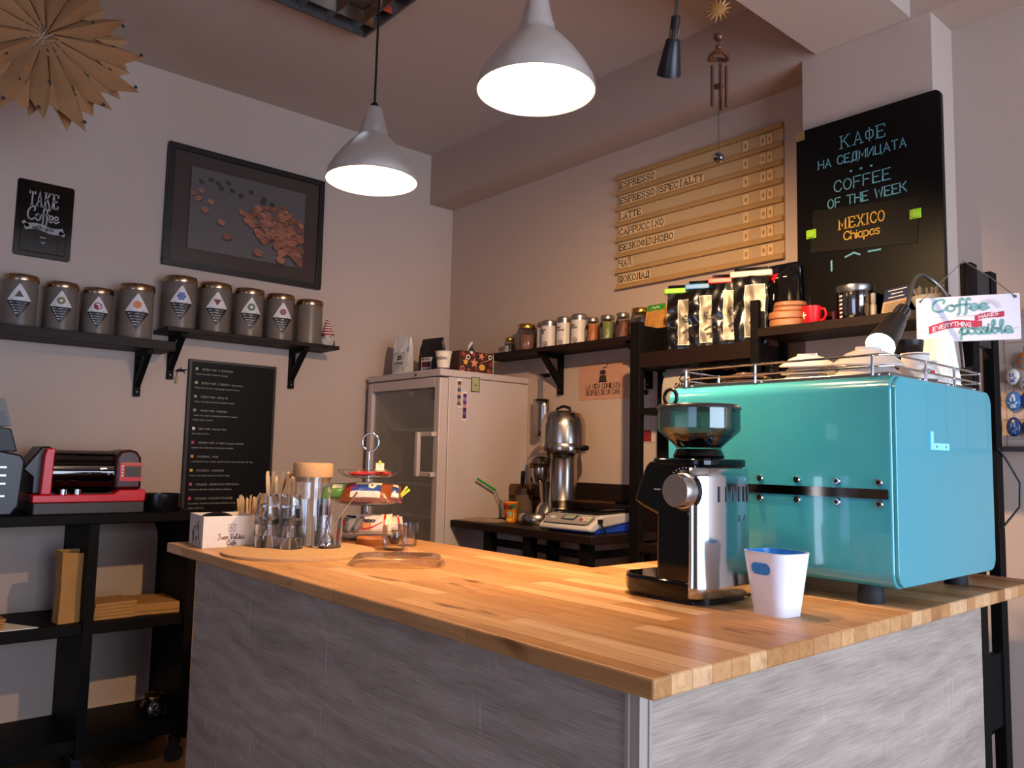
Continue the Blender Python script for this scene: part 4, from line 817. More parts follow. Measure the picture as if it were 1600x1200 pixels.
def jar(label, y, r, h, lid, fill, fillh, style='clear', lab=None, grp='jars and tins on the menu wall shelf', x=2.735):
    j = thing('spice_jar' if style == 'clear' else 'tea_tin', label, 'jar' if style == 'clear' else 'tin', (x, y, SZ), RW - .1, grp)
    if style == 'clear':
        MB().lathe([(r * .92, 0), (r, .006), (r, h * .72), (r * .8, h * .82), (r * .8, h * .86), (r * .76, h * .86), (r * .95, h * .7), (r * .95, .006), (0, .005)], 28).build('glass', glj, j)
        MB().lathe([(r * .90, .006), (r * .93, .01), (r * .93, h * fillh), (0, h * fillh + .004)], 24).build('contents', fill, j)
        MB().lathe([(r * .86, h * .84), (r * .88, h * .86), (r * .88, h * .98), (r * .84, h), (0, h)], 28).build('lid', lid, j)
    else:
        MB().lathe([(r, 0), (r, h * .8), (0, h * .8)], 28).build('body', fill, j)
        MB().lathe([(r * .94, h * .8), (r * .94, h * .86), (r * 1.02, h * .86), (r * 1.02, h * .95), (r * .85, h), (0, h)], 28).build('lid', lid, j)
    if lab: lab(j, r, h)
    return j
def tinlabel(title, hexa=False):
    def go(j, r, h):
        q = MB(); f_ = lambda x, y: ((r + .0006) * sin(x / r), -(r + .0006) * cos(x / r), y)
        for k, t_ in enumerate(title.split('/')):
            pl, _ = lay(t_, .0085, G, align='l'); q.strokes([[(p[0] * .8 - r * .55, p[1] + h * .62 - k * .013) for p in s_] for s_ in pl], .002, f=f_)
        q.strokes([[(-r * .55, h * .44), (r * .1, h * .44)]], .0014, f=f_)
        q.mat(1); c_ = [(r * .35 + .012 * cos(i * pi / 3 + .5), h * .16 + .012 * sin(i * pi / 3 + .5)) for i in range(7)]
        q.strokes([c_], .004, f=f_); q.strokes([[(r * .35 - .003, h * .16), (r * .35 + .003, h * .16)]], .006, f=f_); q.build('label', [ink, P('hex_print', '5a3a1e', .6)], j)
    return go
def darktag(j, r, h):
    MB().grid(lambda u, v: ((r + .001) * sin(-.9 + 1.1 * u), -(r + .001) * cos(-.9 + 1.1 * u), h * (.56 + .13 * v)), 8, 1).build('label', P('black_label', '15100e', .5), j)
def whitetag(j, r, h):
    MB().grid(lambda u, v: ((r + .001) * sin(-.8 + 1.5 * u), -(r + .001) * cos(-.8 + 1.5 * u), h * (.1 + .4 * v)), 8, 1).build('label', P('pale_label', 'a39a94', .6), j)
lidst = P('grey_lid', 'a29a94', .3, .9); tinw = P('tin_white', 'cdc4bb', .45, var=.03)
jar('small brown jar with a pale label at the fridge end of the wall shelf', 3.175, .029, .09, gold, P('dark_spice', '2a1a12', .7), .6, lab=whitetag)
jar('gold lidded jar of pinkish brown powder on the wall shelf', 3.045, .053, .145, gold, P('cocoa_powder', '8a5a48', .8), .6)
jar('white tin half hidden behind the jar of brown powder', 2.955, .034, .15, lidst, tinw, 1, 'tin', None, x=2.77)
jar('white tin with a brown flower mark, next to the powder jar', 2.875, .041, .145, lidst, tinw, 1, 'tin', tinlabel('TURBANO/COFFEE'))
jar('taller white tin left of the tallest white tin', 2.77, .038, .15, lidst, tinw, 1, 'tin', tinlabel('FRUTAS/DEL BOSQUE'))
jar('tallest white tin with a black hexagon mark', 2.668, .040, .152, lidst, tinw, 1, 'tin', tinlabel('NUECES/ALMENDRA'))
jar('jar of orange and pink pieces with a dark label', 2.58, .034, .125, lidst, P('orange_fruit', 'b5702e', .6, var=.6, scale=70), .74, lab=darktag)
jar('jar of green leaf pieces with a dark label', 2.486, .036, .125, lidst, P('green_herb', '78883a', .7, var=.6, scale=90), .74, lab=darktag)
jar('jar of brown bark pieces with a dark label', 2.392, .033, .125, lidst, P('bark_pieces', '7a4424', .7, var=.7, scale=70), .66, lab=darktag)
jar('wide gold lidded jar nearest the shelving rack', 2.288, .046, .132, gold, P('amber_bits', '8a6034', .6, var=.5, scale=60), .5)
b = thing('tea_bag_pack', 'orange and cream snack pouch with a green top at the shelf end', 'pouch', (2.735, 2.195, SZ), RW)
o, f = gusset('pouch', .10, .05, .14, P('cream_orange', 'b9823f', .5, var=.5, scale=30), b, 5, .003); baglabel(f, 0, 1, .80, 1, P('pouch_green', '3d8a2a', .5), b, .001, 'green_top')
MB().strokes([[(-.02, .122), (-.012, .13), (-.002, .12), (.01, .13), (.02, .122)]], .003, f=onbag(f, .10, .14)).build('printing', paper_w, b)

# ------------------------------------------------------------------ letter-tile menu
mn = thing('menu_board', 'wooden rail menu with black letter tiles on the wall', 'menu board', (2.82, 2.06, 2.075), RW)
oak = P('pale_oak', 'ab8554', .55, var=.12, scale=10, stretch=(2, 20, 20)); boardm = P('menu_back', 'b59872', .6, var=.04)
MB().box(-.43, .43, -.012, 0, 0, .545).build('back_panel', boardm, mn)
rows = ['ESPRESSO', 'ESPRESSO SPECIALTY', 'LATTE', 'CAPPUCCINO', 'БЕЗКОФЕИНОВО', 'ЧАЙ', 'ШОКОЛАД']
pitch = .0755
tiles_m = P('tile_maple', 'd4b283', .5, var=.1, scale=8)
for i in range(8):
    z = .545 - .012 - i * pitch
    MB().prism([(-.012, z - .012), (-.030, z - .012), (-.030, z - .006), (-.022, z + .012), (-.012, z + .012)], 'x', -.432, .432).build('rail', oak, mn)
for i, txt in enumerate(rows):
    z = .545 - .012 - (i + 1) * pitch + .012; x = -.405
    for ch in txt:
        if ch != ' ':
            q = MB().box(x - .0125, x + .0125, -.019, -.0145, z, z + .044); q.mat(1)
            pl, _ = lay(ch, .028, G, True); mw = max(abs(p[0]) for r_ in pl for p in r_); k = min(1, .0112 / mw)
            q.strokes([[(p[0] * k, p[1]) for p in r_] for r_ in pl], .0042, (x, -.0194, z + .009)); q.build('letter_tile', [tiles_m, ink], mn, smooth=0)
        x += .0265
    for xx, n in ((.265, 1), (.345, 2)):
        for k in range(n):
            x0 = xx + k * .03; q = MB().box(x0 - .0125, x0 + .0125, -.019, -.0145, z, z + .044); q.mat(1).flat(circ(x0, z + .022, .006, 12, .011), -.0194); q.build('price_tile', [tiles_m, P('blurred_ink', 'a07a45', .6)], mn, smooth=0)

# ------------------------------------------------------------------ black shelving rack
rk = thing('shelving_rack', 'tall black shelving rack in front of the pillar behind the machine', 'shelving rack', (2.44, 1.47, 0), RW)
def post(x, y, z1, w_=.04, d_=.028): MB().box(x - w_ / 2, x + w_ / 2, y, y + d_, 0, z1).build('post', black, rk, bevel=.001)
post(-.60, 0, 1.82, .05); post(-.60, .172, 1.82, .05); post(.618, 0, 1.852, .03, .046); post(.618, .156, 1.852, .03, .046); post(-.064, 0, 1.836, .03, .02); post(-.064, .178, 1.72, .03, .02)
MB().box(-.61, -.59, .028, .172, 1.635, 1.81).build('end_panel', black, rk); MB().box(.608, .628, .046, .156, 1.62, 1.84).build('end_panel', P('worn_black', '2b2320', .6), rk)
MB().box(-.575, -.079, .0, .2, 1.635, 1.693).build('bag_shelf', espresso, rk); MB().box(-.049, .603, .0, .2, 1.705, 1.735).build('jar_shelf', espresso, rk, bevel=.001)
MB().box(-.575, .603, .0, .2, 1.45, 1.475).build('lower_shelf', black, rk); MB().box(-.575, .603, .0, .2, .92, .95).build('middle_shelf', espresso, rk); MB().box(-.575, .603, 0, .2, .52, .55).build('bottom_shelf', black, rk)
MB().box(.608, .628, .046, .156, .55, .75).build('end_panel', black, rk)
MB().box(-.575, -.33, .18, .2, 1.33, 1.345).box(-.335, -.30, .0, .02, .95, 1.635).build('cross_rail', black, rk)
MB().at((.618, -.0005, .33), rx=pi / 2).lathe([(.004, 0), (0, .001)], 10).build('screw', steel, rk)
SHB, SHJ = 1.693, 1.735
foil = P('black_foil', '0a0808', .16, coat=.5, var=.3); silver = P('silver_foil', '6f685c', .4, .3, var=.6, scale=22)
def foilbag(y, x, z, h, wd, clip, label, rz=0, seed=1):
    b = thing('coffee_bean_bag', label, 'coffee bag', (x, y, z), RW + rz, 'black foil coffee bags on the rack')
    o, f = gusset('bag', wd, .05, h, foil, b, seed, .006)
    lb1 = baglabel(f, .34, .91, .10, .76, silver, b, .003, 'label'); baglabel(f, .32, .93, .09, .77, P('bag_border', 'cfc8bc', .4), lb1, .002, 'label_border')
    fb = onbag(f, wd, h, .0042); q = MB(); cx = wd * .145
    for k, t_ in enumerate(('LOS CAFE', 'BEAN BAG', 'SPECIAL')):
        pl, W_ = lay(t_, h * .026, G); kk = min(1, wd * .36 / W_); q.strokes([[(p[0] * kk + cx, p[1] + h * (.5 - .04 * k)) for p in s_] for s_ in pl], h * .008, f=fb)
    q.strokes([[(cx - wd * .15, h * .27), (cx, h * .32), (cx + wd * .15, h * .27)], [(cx - wd * .08, h * .21), (cx + wd * .06, h * .22)], [(cx, h * .16), (cx + wd * .1, h * .28)]], h * .028, f=fb)
    q.build('printing', ink, lb1)
    if clip: MB().box(-wd * .62, wd * .62, -.013, .013, h - .034, h - .012).build('bag_clip', clip, b, bevel=.004)
    return b
foilbag(1.895, 2.53, SHB, .265, .128, green, 'black foil coffee bag closed with a lime green clip', .5, 1)
foilbag(1.795, 2.53, SHB, .268, .128, blue, 'black foil coffee bag closed with a blue clip', .5, 7)
foilbag(1.69, 2.53, SHB, .275, .128, P('red_clip', 'c01f1c', .4), 'black foil coffee bag closed with a red clip', .5, 13)
foilbag(1.60, 2.53, SHB, .285, .12, P('cream_clip', 'd8b89a', .4), 'black foil coffee bag closed with a cream clip', .4, 21)
b = thing('coffee_bean_bag', 'unclipped black coffee bag next to the chalkboard edge', 'coffee bag', (2.585, 1.50, SHJ), RW, 'black foil coffee bags on the rack')
o, f = gusset('bag', .115, .05, .25, foil, b, 31, .006)
q = MB(); q.strokes([[(-.03, .12), (-.03, .2), (.015, .2)]], .003, f=onbag(f, .115, .25)); q.build('printing', paper_w, b)
MB().add([onbag(f, .115, .25)(x, y) for x, y in ((-.055, .215), (-.015, .215), (-.03, .185))], [(0, 1, 2)]).build('red_mark', red, b)
# wooden coasters, mugs, canister, booklet, bowl
for k, (r_, h_, dy) in enumerate(((.066, .026, .0), (.068, .026, .003), (.060, .017, -.004), (.060, .017, -.006))):
    z = SHJ + sum((.026, .026, .017, .017)[:k])
    o = MB().prism(rrect(-r_, r_, -r_ * .9, r_ * .9, r_ * .7, 6), 'z', 0, h_ - .0005).build('wooden_coaster', brownwood, bevel=.004)
    tag(o, ['thick wooden board at the bottom of the coaster pile', 'thick wooden board second from the bottom of the coaster pile', 'thin wooden disc second from the top of the coaster pile', 'thin wooden disc on top of the coaster pile'][k], 'wooden board', 'wooden boards piled on the rack', (2.512, 1.443 + dy, z), .3 + .1 * k)
def mug(label, loc, r_, h_, mat, cross=False, rz=0):
    m = thing('mug', label, 'mug', loc, rz); MB().lathe([(r_ * .82, 0), (r_ * .86, .003), (r_, h_), (r_ - .004, h_), (r_ * .8, .006), (0, .006)], 32).build('body', mat, m)
    MB().tube([(r_ * .85, 0, h_ * .85), (r_ * 1.35, 0, h_ * .8), (r_ * 1.5, 0, h_ * .5), (r_ * 1.25, 0, h_ * .25), (r_ * .85, 0, h_ * .2)], .0045, 8).build('handle', mat, m)
    if cross:
        f_ = lambda x, y: ((r_ * (.86 + .14 * y / h_) + .0007) * sin(x / r_), -(r_ * (.86 + .14 * y / h_) + .0007) * cos(x / r_), y)
        MB().strokes([[(-.026, .031), (-.018, .031), (-.008, .031)], [(-.017, .022), (-.017, .040)]], .0058, f=f_).build('white_cross', paper_w, m)
    return m
mug('red mug with a white cross on the rack shelf', (2.50, 1.35, SHJ), .033, .062, red, True, RW)
mug('small dark red glass mug behind the red one', (2.57, 1.31, SHJ), .022, .048, P('dark_red_glass', '3a1210', .2), False, RW)
cn = thing('canister', 'steel canister with a measured window on the rack shelf', 'canister', (2.54, 1.222, SHJ), RW)
MB().lathe([(.054, 0), (.056, .003), (.056, .095), (0, .095)], 44).build('body', P('dark_chrome', '8c8580', .1, 1), cn)
MB().lathe([(.058, .095), (.06, .099), (.059, .116), (.05, .121), (0, .122)], 44).build('lid', steel, cn)
q = MB(); f_ = lambda x, y: (.0566 * sin(x / .0566), -.0566 * cos(x / .0566), y)
q.strokes([[(-.022, .008), (-.022, .088)]], .013, f=f_); q.mat(1)
for k in range(6): q.strokes([[(-.026, .014 + .0135 * k), (-.018, .014 + .0135 * k)]], .006, f=lambda x, y: (.0572 * sin(x / .0566), -.0572 * cos(x / .0566), y))
q.build('level_window', [blkplastic, P('window_dots', 'c9c6c2', .3)], cn)
tag(MB().lathe([(.009, 0), (.0095, .045), (.006, .052), (.008, .056), (.008, .085), (0, .087)], 20).build('spice_bottle', P('pale_bottle', '9a8f86', .35)), 'tiny pale capped bottle right of the steel canister', 'bottle', None, (2.53, 1.157, SHJ))
bk = thing('folded_leaflet', 'blue and cream printed leaflet leaning on the rack shelf', 'leaflet', (2.51, 1.088, SHJ), RW - .35)
bb = MB().at((0, 0, 0), rx=R(-14)); bb.box(-.05, .05, 0, .003, 0, .055).mat(1).box(-.05, .05, 0, .003, .055, .098); bb.build('card', [P('leaflet_cream', 'b79a80', .7), P('leaflet_blue', '1d2a50', .6)], bk)
q = MB().at((0, 0, 0), rx=R(-14))
for k in range(7): q.strokes([[(-.04, .01 + k * .0058), (.04, .01 + k * .0058)]], .0016, (0, -.0005, 0))
q.mat(1)
for k, l_ in enumerate((.035, .022, .03)): q.strokes([[(-l_, .09 - .012 * k), (l_, .09 - .012 * k)]], .003, (0, -.0005, 0))
q.build('printing', [ink, paper_w], bk)
bw = thing('serving_bowl', 'white bowl of wrapped sticks behind the gooseneck lamp', 'bowl', (2.535, .985, SHJ))
MB().lathe([(.032, 0), (.034, .004), (.056, .05), (.053, .05), (.031, .006), (0, .006)], 36).build('bowl', P('bowl_white', 'b9b3a6', .3), bw)
q = MB()
for k in range(14):
    a = rnd.uniform(0, 2 * pi); e = Vector((.05 * cos(a) * rnd.uniform(.3, 1), .05 * sin(a) * rnd.uniform(.3, 1), rnd.uniform(.07, .092))); q.tube([(e.x * .4, e.y * .4, .02), tuple(e)], .004, 5)
o = q.build('wrapped_sticks', P('stick_wrap', '8a7f70', .5, var=.3), bw); o['kind'] = 'stuff'
# second row of bags on the lower shelf
b = thing('coffee_bean_bag', 'white coffee bag with a dark green clip on the lower rack shelf', 'coffee bag', (2.52, 1.905, 1.475), RW)
o, f = gusset('bag', .14, .07, .155, P('white_bag', '9d958c', .5), b, 4, .003); MB().box(-.085, .07, -.009, .009, .128, .146).build('bag_clip', dgreen, b, bevel=.003)
q = MB(); pl, _ = lay('CAMUY', .016, G); q.strokes([[(p[0] + .028, p[1] + .078) for p in s_] for s_ in pl], .004, f=onbag(f, .14, .155)); pl, _ = lay('COFFEE', .009, G); q.strokes([[(p[0] + .028, p[1] + .062) for p in s_] for s_ in pl], .0024, f=onbag(f, .14, .155))
q.strokes([circ(.028, .112, .015, 18) + [(.043, .112)]], .005, f=onbag(f, .14, .155)); q.build('printing', ink, b)
for y, cl, lb in ((1.735, P('maroon_clip', '6a1410', .4), 'low black bag with a dark red clip on the lower rack shelf'), (1.59, blkplastic, 'low black bag with a black clip on the lower rack shelf')):
    b = thing('coffee_bean_bag', lb, 'coffee bag', (2.53, y, 1.475), RW); o, f = gusset('bag', .13, .07, .15, foil, b, int(y * 10), .006); MB().box(-.075, .075, -.009, .009, .13, .146).build('bag_clip', cl, b, bevel=.003)
tag(MB().box(0, .02, -.025, .025, 0, .06).mat(1).box(-.0006, 0, -.025, .025, .0, .04).build('tea_carton', [P('carton_grey', '8f8a86', .6), P('carton_blue', '1f4f86', .6)]), 'small blue and white carton under the wooden boards', 'carton', None, (2.5, 1.40, 1.475))
nt = thing('price_note', 'narrow printed price sheet hanging on the wall behind the rack post', 'notice', (2.8195, 2.322, 1.352), RW)
MB().box(-.05, .046, -.002, 0, 0, .228).mat(1).box(-.043, .03, -.0024, -.002, .004, .055).build('sheet', [P('note_paper', 'b9b0a8', .7), P('note_photo', '7a1c1a', .6, var=.7, scale=50)], nt)
q = MB()
for k in range(12): q.strokes([[(-.038, .075 + k * .011), (rnd.uniform(-.015, .01), .075 + k * .011)], [(.025, .075 + k * .011), (.04, .075 + k * .011)]], .0012, (0, -.0026, 0))
q.build('printing', ink, nt); MB().at((0, -.003, .225), rx=pi / 2).lathe([(.012, 0), (.012, .006), (0, .007)], 16).build('clip', blkplastic, nt)

# chalkboard standing on the rack
cb = thing('chalkboard', 'black chalkboard announcing the coffee of the week in two languages', 'chalkboard', (2.622, 1.222, SHJ), RW)
MB().prism(rrect(-.248, .250, .0, .738, .022), 'y', 0, .02).build('panel', P('chalk_black', '070606', .35, var=.35, scale=3, spec=.2), cb, bevel=.002); cpn = lastc(cb)
MB().box(-.247, -.215, -.001, .0, .703, .737).build('worn_edge', P('worn_wood', '8a6a3e', .6), cb)
chalk = P('teal_chalk', '5f9aa6', .8, var=.2, scale=90); ych = P('yellow_chalk', 'c49a34', .8, var=.2, scale=90)
def zz(v): return v - SHJ
q = MB()
def line(t_, h_, x, z, x1, font=G, serif=False, wd=.005, slope_=0):
    pl, W_ = lay(t_, h_, font, serif, align='l'); k = (x1 - x) / W_
    q.strokes([[(p[0] * k + x, p[1] + z) for p in s_] for s_ in pl], wd, (0, -.0008, 0))
def yx(y): return 1.222 - y
line('КАФЕ', .044, yx(1.305), zz(2.366), yx(1.150), serif=True, wd=.0034)
line('НА СЕДМИЦАТА', .030, yx(1.385), zz(2.312), yx(1.082), wd=.0036)
for x in (-.035, .0, .035): q.flat(circ(x - .01, zz(2.277), .005, 8, .004), -.0008)
line('COFFEE', .038, yx(1.328), zz(2.216), yx(1.135), wd=.0037)
line('OF THE WEEK', .032, yx(1.352), zz(2.162), yx(1.084), wd=.0037)
q.strokes([[(-.12, zz(1.94)), (-.12, zz(1.975))], [(-.07, zz(1.98)), (-.04, zz(1.99)), (-.02, zz(1.98))], [(.01, zz(1.985)), (.05, zz(1.985))]], .006, (0, -.0008, 0))
q.build('chalk_lettering', chalk, cpn)
cd = tag(MB().at((0, 0, 0), ry=R(5)).box(-.18, .185, -.0015, 0, -.075, .075).build('paper_card', P('dark_brown_card', '120d08', .5, spec=.2)), 'dark brown card held on the chalkboard, reading MEXICO Chiapas', 'card', None, (2.6205, 1.232, 2.075), RW)
q = MB(); pl, W_ = lay('MEXICO', .036, G, True, align='l'); k = .158 / W_; q.strokes([[(p[0] * k - .082, p[1] + .004) for p in s_] for s_ in pl], .0042, (0, -.002, 0))
pl, W_ = lay('Chiapas', .028, G, align='l', gap=1.0); k = .122 / W_; q.strokes([[(p[0] * k - .063, p[1] - .036) for p in s_] for s_ in pl], .0038, (0, -.002, 0)); q.build('yellow_lettering', ych, cd)
for (y, z, lb) in ((1.413, 2.083, 'lime green magnet at the left edge of the chalkboard card'), (1.056, 2.079, 'lime green magnet at the right edge of the chalkboard card')):
    m = tag(MB().box(-.018, .018, -.004, 0, -.016, .016).at((0, -.004, 0), rx=pi / 2).lathe([(.016, 0), (.014, .008), (0, .009)], 20).build('magnet', P('lime_magnet', '8fbf22', .45), bevel=.001), lb, 'magnet', 'lime green magnets on the chalkboard', (2.6185, y, z), RW)
# ------------------------------------------------------------------ gooseneck lamp over the cups
gl = thing('gooseneck_lamp', 'lit black clip lamp on a bent steel gooseneck over the cups', 'lamp', (2.0, .90, 1.57))
mouth = Vector((0, 0, 0)); topv = Vector((.152, 0, .12)); ax = (topv - mouth).normalized()
q = MB(); q.M = Matrix.Translation(mouth) @ ax.to_track_quat('Z', 'Y').to_matrix().to_4x4()
q.lathe([(.036, 0), (.038, 0), (.026, .118), (.020, .128), (.019, .178), (0, .182)], 40, caps=False); q.build('shade', P('lamp_black', '16110e', .4), gl)
q = MB(); q.M = Matrix.Translation(mouth) @ ax.to_track_quat('Z', 'Y').to_matrix().to_4x4(); q.lathe([(.0355, .001), (.024, .115), (0, .115)], 32, caps=False); q.build('shade_lining', shade_in, gl)
q = MB(); q.M = Matrix.Translation(mouth) @ ax.to_track_quat('Z', 'Y').to_matrix().to_4x4()
for k in range(12): a = 2 * pi * k / 12; q.tube([(.0198 * cos(a), .0198 * sin(a), .132), (.0192 * cos(a), .0192 * sin(a), .172)], .0018, 6)
q.build('cooling_fins', steel, gl)
q = MB(); q.M = Matrix.Translation(mouth) @ ax.to_track_quat('Z', 'Y').to_matrix().to_4x4(); q.sph((0, 0, .024), (.027, .027, .022), 20, 12); q.build('bulb', P('lamp_bulb_glow', 'fff0e0', .5, var=0, emit=130, ecol=((1, .62, .30))), gl)
e0 = mouth + ax * .178
pts = [e0, e0 + ax * .03, Vector((.22, .015, .165)), Vector((.28, .03, .215)), Vector((.35, .04, .245)), Vector((.405, .03, .238)), Vector((.435, .005, .20)), Vector((.443, -.02, .13)), Vector((.444, -.03, .05)), Vector((.444, -.035, -.02))]
cp = []
for i in range(len(pts) - 1):
    for t_ in (0, .25, .5, .75):
        a, b_, c_, d_ = pts[max(i - 1, 0)], pts[i], pts[i + 1], pts[min(i + 2, len(pts) - 1)]
        cp.append(.5 * (2 * b_ + (c_ - a) * t_ + (2 * a - 5 * b_ + 4 * c_ - d_) * t_ ** 2 + (3 * b_ - a - 3 * c_ + d_) * t_ ** 3))
MB().tube(cp + [pts[-1]], .006, 12).build('gooseneck', P('gooseneck_steel', '8d867d', .35, .9), gl)
MB().box(.425, .449, -.06, -.01, -.08, -.02).build('clamp', blkplastic, gl)

# ------------------------------------------------------------------ hanging sign
sg = thing('hanging_sign', 'white plank sign reading Coffee makes everything possible', 'sign', (2.375, .828, 1.68), RW + R(24))
MB().prism(rrect(-.125, .125, -.063, .063, .004, 3), 'y', 0, .010).build('board', P('sign_white', 'e4e0e6', .6, var=.04, scale=14, stretch=(1, 1, 12)), sg, bevel=.001); sbd = lastc(sg)
q = MB()
def script(t_, h_, x, z, x1, wd, y=-.0008, rise=0):
    pl, W_ = lay(t_, h_, SCR, gap=-.35, align='l'); k = (x1 - x) / W_
    q.strokes([[(p[0] * k + x, p[1] + z + rise * p[0] * k) for p in s_] for s_ in pl], wd, (0, y, 0))
q.mat(0); script('Coffee', .034, -.085, .022, .052, .0062); script('possible.', .034, -.02, -.044, .105, .0062)
q.mat(1)
def ribbon(x0, x1, zf, hgt):
    n = 16; a = [(x0 + (x1 - x0) * i / n, zf(i / n)) for i in range(n + 1)]
    q.add([(x, -.0006, z - hgt / 2) for x, z in a] + [(x, -.0006, z + hgt / 2) for x, z in a], [(i, i + 1, n + 2 + i, n + 1 + i) for i in range(n)])
ribbon(-.095, .035, lambda t_: -.026 + .013 * t_ + .006 * sin(t_ * 5 - .6), .022)
ribbon(.018, .088, lambda t_: -.0015 + .013 * t_ + .003 * sin(t_ * 5), .015)
q.mat(2); pl, W_ = lay('EVERYTHING', .011, G, align='l'); k = .092 / W_
q.strokes([[(p[0] * k - .084, p[1] - .0315 + .013 * (p[0] * k / .13) + .006 * sin(p[0] * k / .13 * 5 - .2)) for p in s_] for s_ in pl], .0022, (0, -.0012, 0))
pl, W_ = lay('MAKES', .0085, G, align='l'); k = .045 / W_
q.strokes([[(p[0] * k + .028, p[1] - .004 + .013 * (p[0] * k + .01) / .07) for p in s_] for s_ in pl], .0018, (0, -.0012, 0))
q.mat(3)
for k in range(15):
    a = R(160 - k * 11); q.strokes([[(.052 + .016 * cos(a), .024 + .014 * sin(a)), (.052 + .03 * cos(a), .024 + .027 * sin(a))]], .0008, (0, -.0008, 0))
q.strokes([[(-.122, -.033), (-.1, -.0325)]], .0009, (0, -.0008, 0)); q.strokes([[(.09, -.033), (.12, -.032)]], .0009, (0, -.0008, 0)); q.strokes([[(-.085, .006), (-.055, .006)]], .0009, (0, -.0008, 0)); q.strokes([[(-.03, .0065), (.03, .007)]], .0008, (0, -.0008, 0))
q.build('lettering', [P('sign_teal', '6fa6a6', .6), P('sign_red', 'b8304a', .6), P('sign_pale', 'eadfe2', .6), P('sign_grey', '8d8890', .6)], sbd)
for x in (-.114, .114): MB().at((x, 0, .054), rx=pi / 2).lathe([(.005, 0), (.004, .002), (.002, .001), (0, .001)], 14).build('eyelet', steel, sg)
MB().tube([(-.114, -.003, .054), (-.05, .02, .12), (.0, .063, .176)], .0013, 6).tube([(.0, .063, .176), (.06, .02, .115), (.114, -.003, .054)], .0013, 6).build('cord', P('twine', '6b6058', .8), sg)

# ------------------------------------------------------------------ ornament panel at the right
ep = thing('ornament_panel', 'pale tiled wall panel where painted egg ornaments hang', 'wall panel', (2.82, .60, 1.33), RW)
MB().box(-.305, .30, -.025, 0, 0, .42).build('board', P('panel_beige', 'b8a294', .7), ep)
q = MB()
for k in range(7): q.box(-.28, .3, -.0262, -.025, .03 + .06 * k, .0315 + .06 * k)
for k in range(10): q.box(-.27 + .06 * k, -.2685 + .06 * k, -.0262, -.025, .0, .40)
q.build('grid_lines', P('panel_joint', '94857a', .8), ep); MB().box(-.305, -.285, -.032, -.025, 0, .42).box(-.305, .30, -.034, 0, .41, .43).build('edging', P('panel_edge', 'b59a84', .6), ep, bevel=.002)
eggs = [(.846, 1.553, .019, .025, 'd8cfc0', '6a5a9a', 'small cream and purple egg ornament in the top row'), (.812, 1.53, .017, .022, 'd8cfc0', '6a5a9a', 'small cream and purple egg ornament at the frame edge'),
        (.846, 1.478, .023, .030, '2f5f9e', '9fb6cf', 'blue ornament with a pale lower rim in the middle row'), (.806, 1.478, .022, .029, '2458a8', '3a6ab8', 'plain blue ornament at the frame edge'),
        (.848, 1.398, .021, .030, '1c2f5e', '4a78a8', 'dark blue egg ornament in the lowest row'), (.806, 1.395, .020, .029, '22407a', '6a90b8', 'dark blue egg ornament in the lowest row at the frame edge'), (.815, 1.60, .02, .028, 'c0702c', '2f86a8', 'orange ornament with a blue base hanging highest')]
for (y, z, a, b_, c1, c2, lb) in eggs:
    t_ = thing('egg_ornament', lb, 'ornament', (2.783, y, z), RW, 'painted ornaments on the wall panel')
    MB().sph((0, 0, 0), (a, .010, b_), 20, 14).build('egg', P('egg_' + c1, c1, .3, var=.25, scale=60), t_)
    q = MB(); f_ = lambda x, y_: (x, -.0104 * math.sqrt(max(0.02, 1 - (x / a) ** 2 - (y_ / b_) ** 2)) - .0003, y_)
    q.strokes([[(-a * .55, -b_ * .35), (-a * .2, -b_ * .55), (a * .2, -b_ * .55), (a * .55, -b_ * .3)]], b_ * .35, f=f_); q.strokes([[(-a * .25, b_ * .3), (-a * .2, 0)], [(a * .2, b_ * .35), (a * .25, 0)]], b_ * .16, f=f_)
    q.build('painting', P('egg_' + c2, c2, .4), t_); MB().tube([(0, .0, b_ * .9), (0, .005, b_ + .018)], .0009, 5).build('loop', P('dark_string', '2a1c16'), t_)
tag(MB().box(2.768, 2.78, .78, .90, 1.322, 1.338).mat(1).at((2.7675, .88, 1.33), ry=-pi / 2).lathe([(.004, 0), (0, .001)], 10).at((2.7675, .80, 1.33), ry=-pi / 2).lathe([(.004, 0), (0, .001)], 10).mat(0).at().box(2.768, 2.82, .78, .79, 1.322, 1.338).build('steel_bracket', [P('grey_bracket', '4d4a4c', .5, .5), steel]), 'grey steel strip bracket under the ornament panel', 'bracket')
tag(MB().tube([(2.60, .838, 1.33), (2.63, .826, 1.30), (2.66, .80, 1.23), (2.65, .80, 1.16), (2.60, .83, 1.10)], .003, 8).build('power_cable', blkplastic), 'thin black cable looping beside the rack post', 'cable')

# ------------------------------------------------------------------ left wall: signs and pictures
YW = 3.83
ts = thing('tin_sign', 'black embossed tin sign reading Take Coffee with you', 'sign', (.672, YW, 2.23))
MB().prism(rrect(-.107, .107, -.163, .163, .012), 'y', -.006, 0).build('plate', P('tin_black', '0a0909', .14, coat=.5), ts, bevel=.002)
MB().prism(rrect(-.085, .085, -.142, .142, .006), 'y', -.010, -.006).build('raised_field', P('tin_black', '0a0909'), ts, bevel=.003, seg=3); rf_ = lastc(ts)
q = MB(); pl, W_ = lay('TAKE', .062, G, True, align='l'); k = .105 / W_; q.strokes([[(p[0] * k - .06, p[1] + .056) for p in s_] for s_ in pl], .0062, (0, -.0107, 0))
script('Coffee', .056, -.064, -.005, .054, .0058, -.0107)
ribbon2 = [(-.062 + .125 * i / 12, -.037 + .006 * sin(i / 12 * 6)) for i in range(13)]
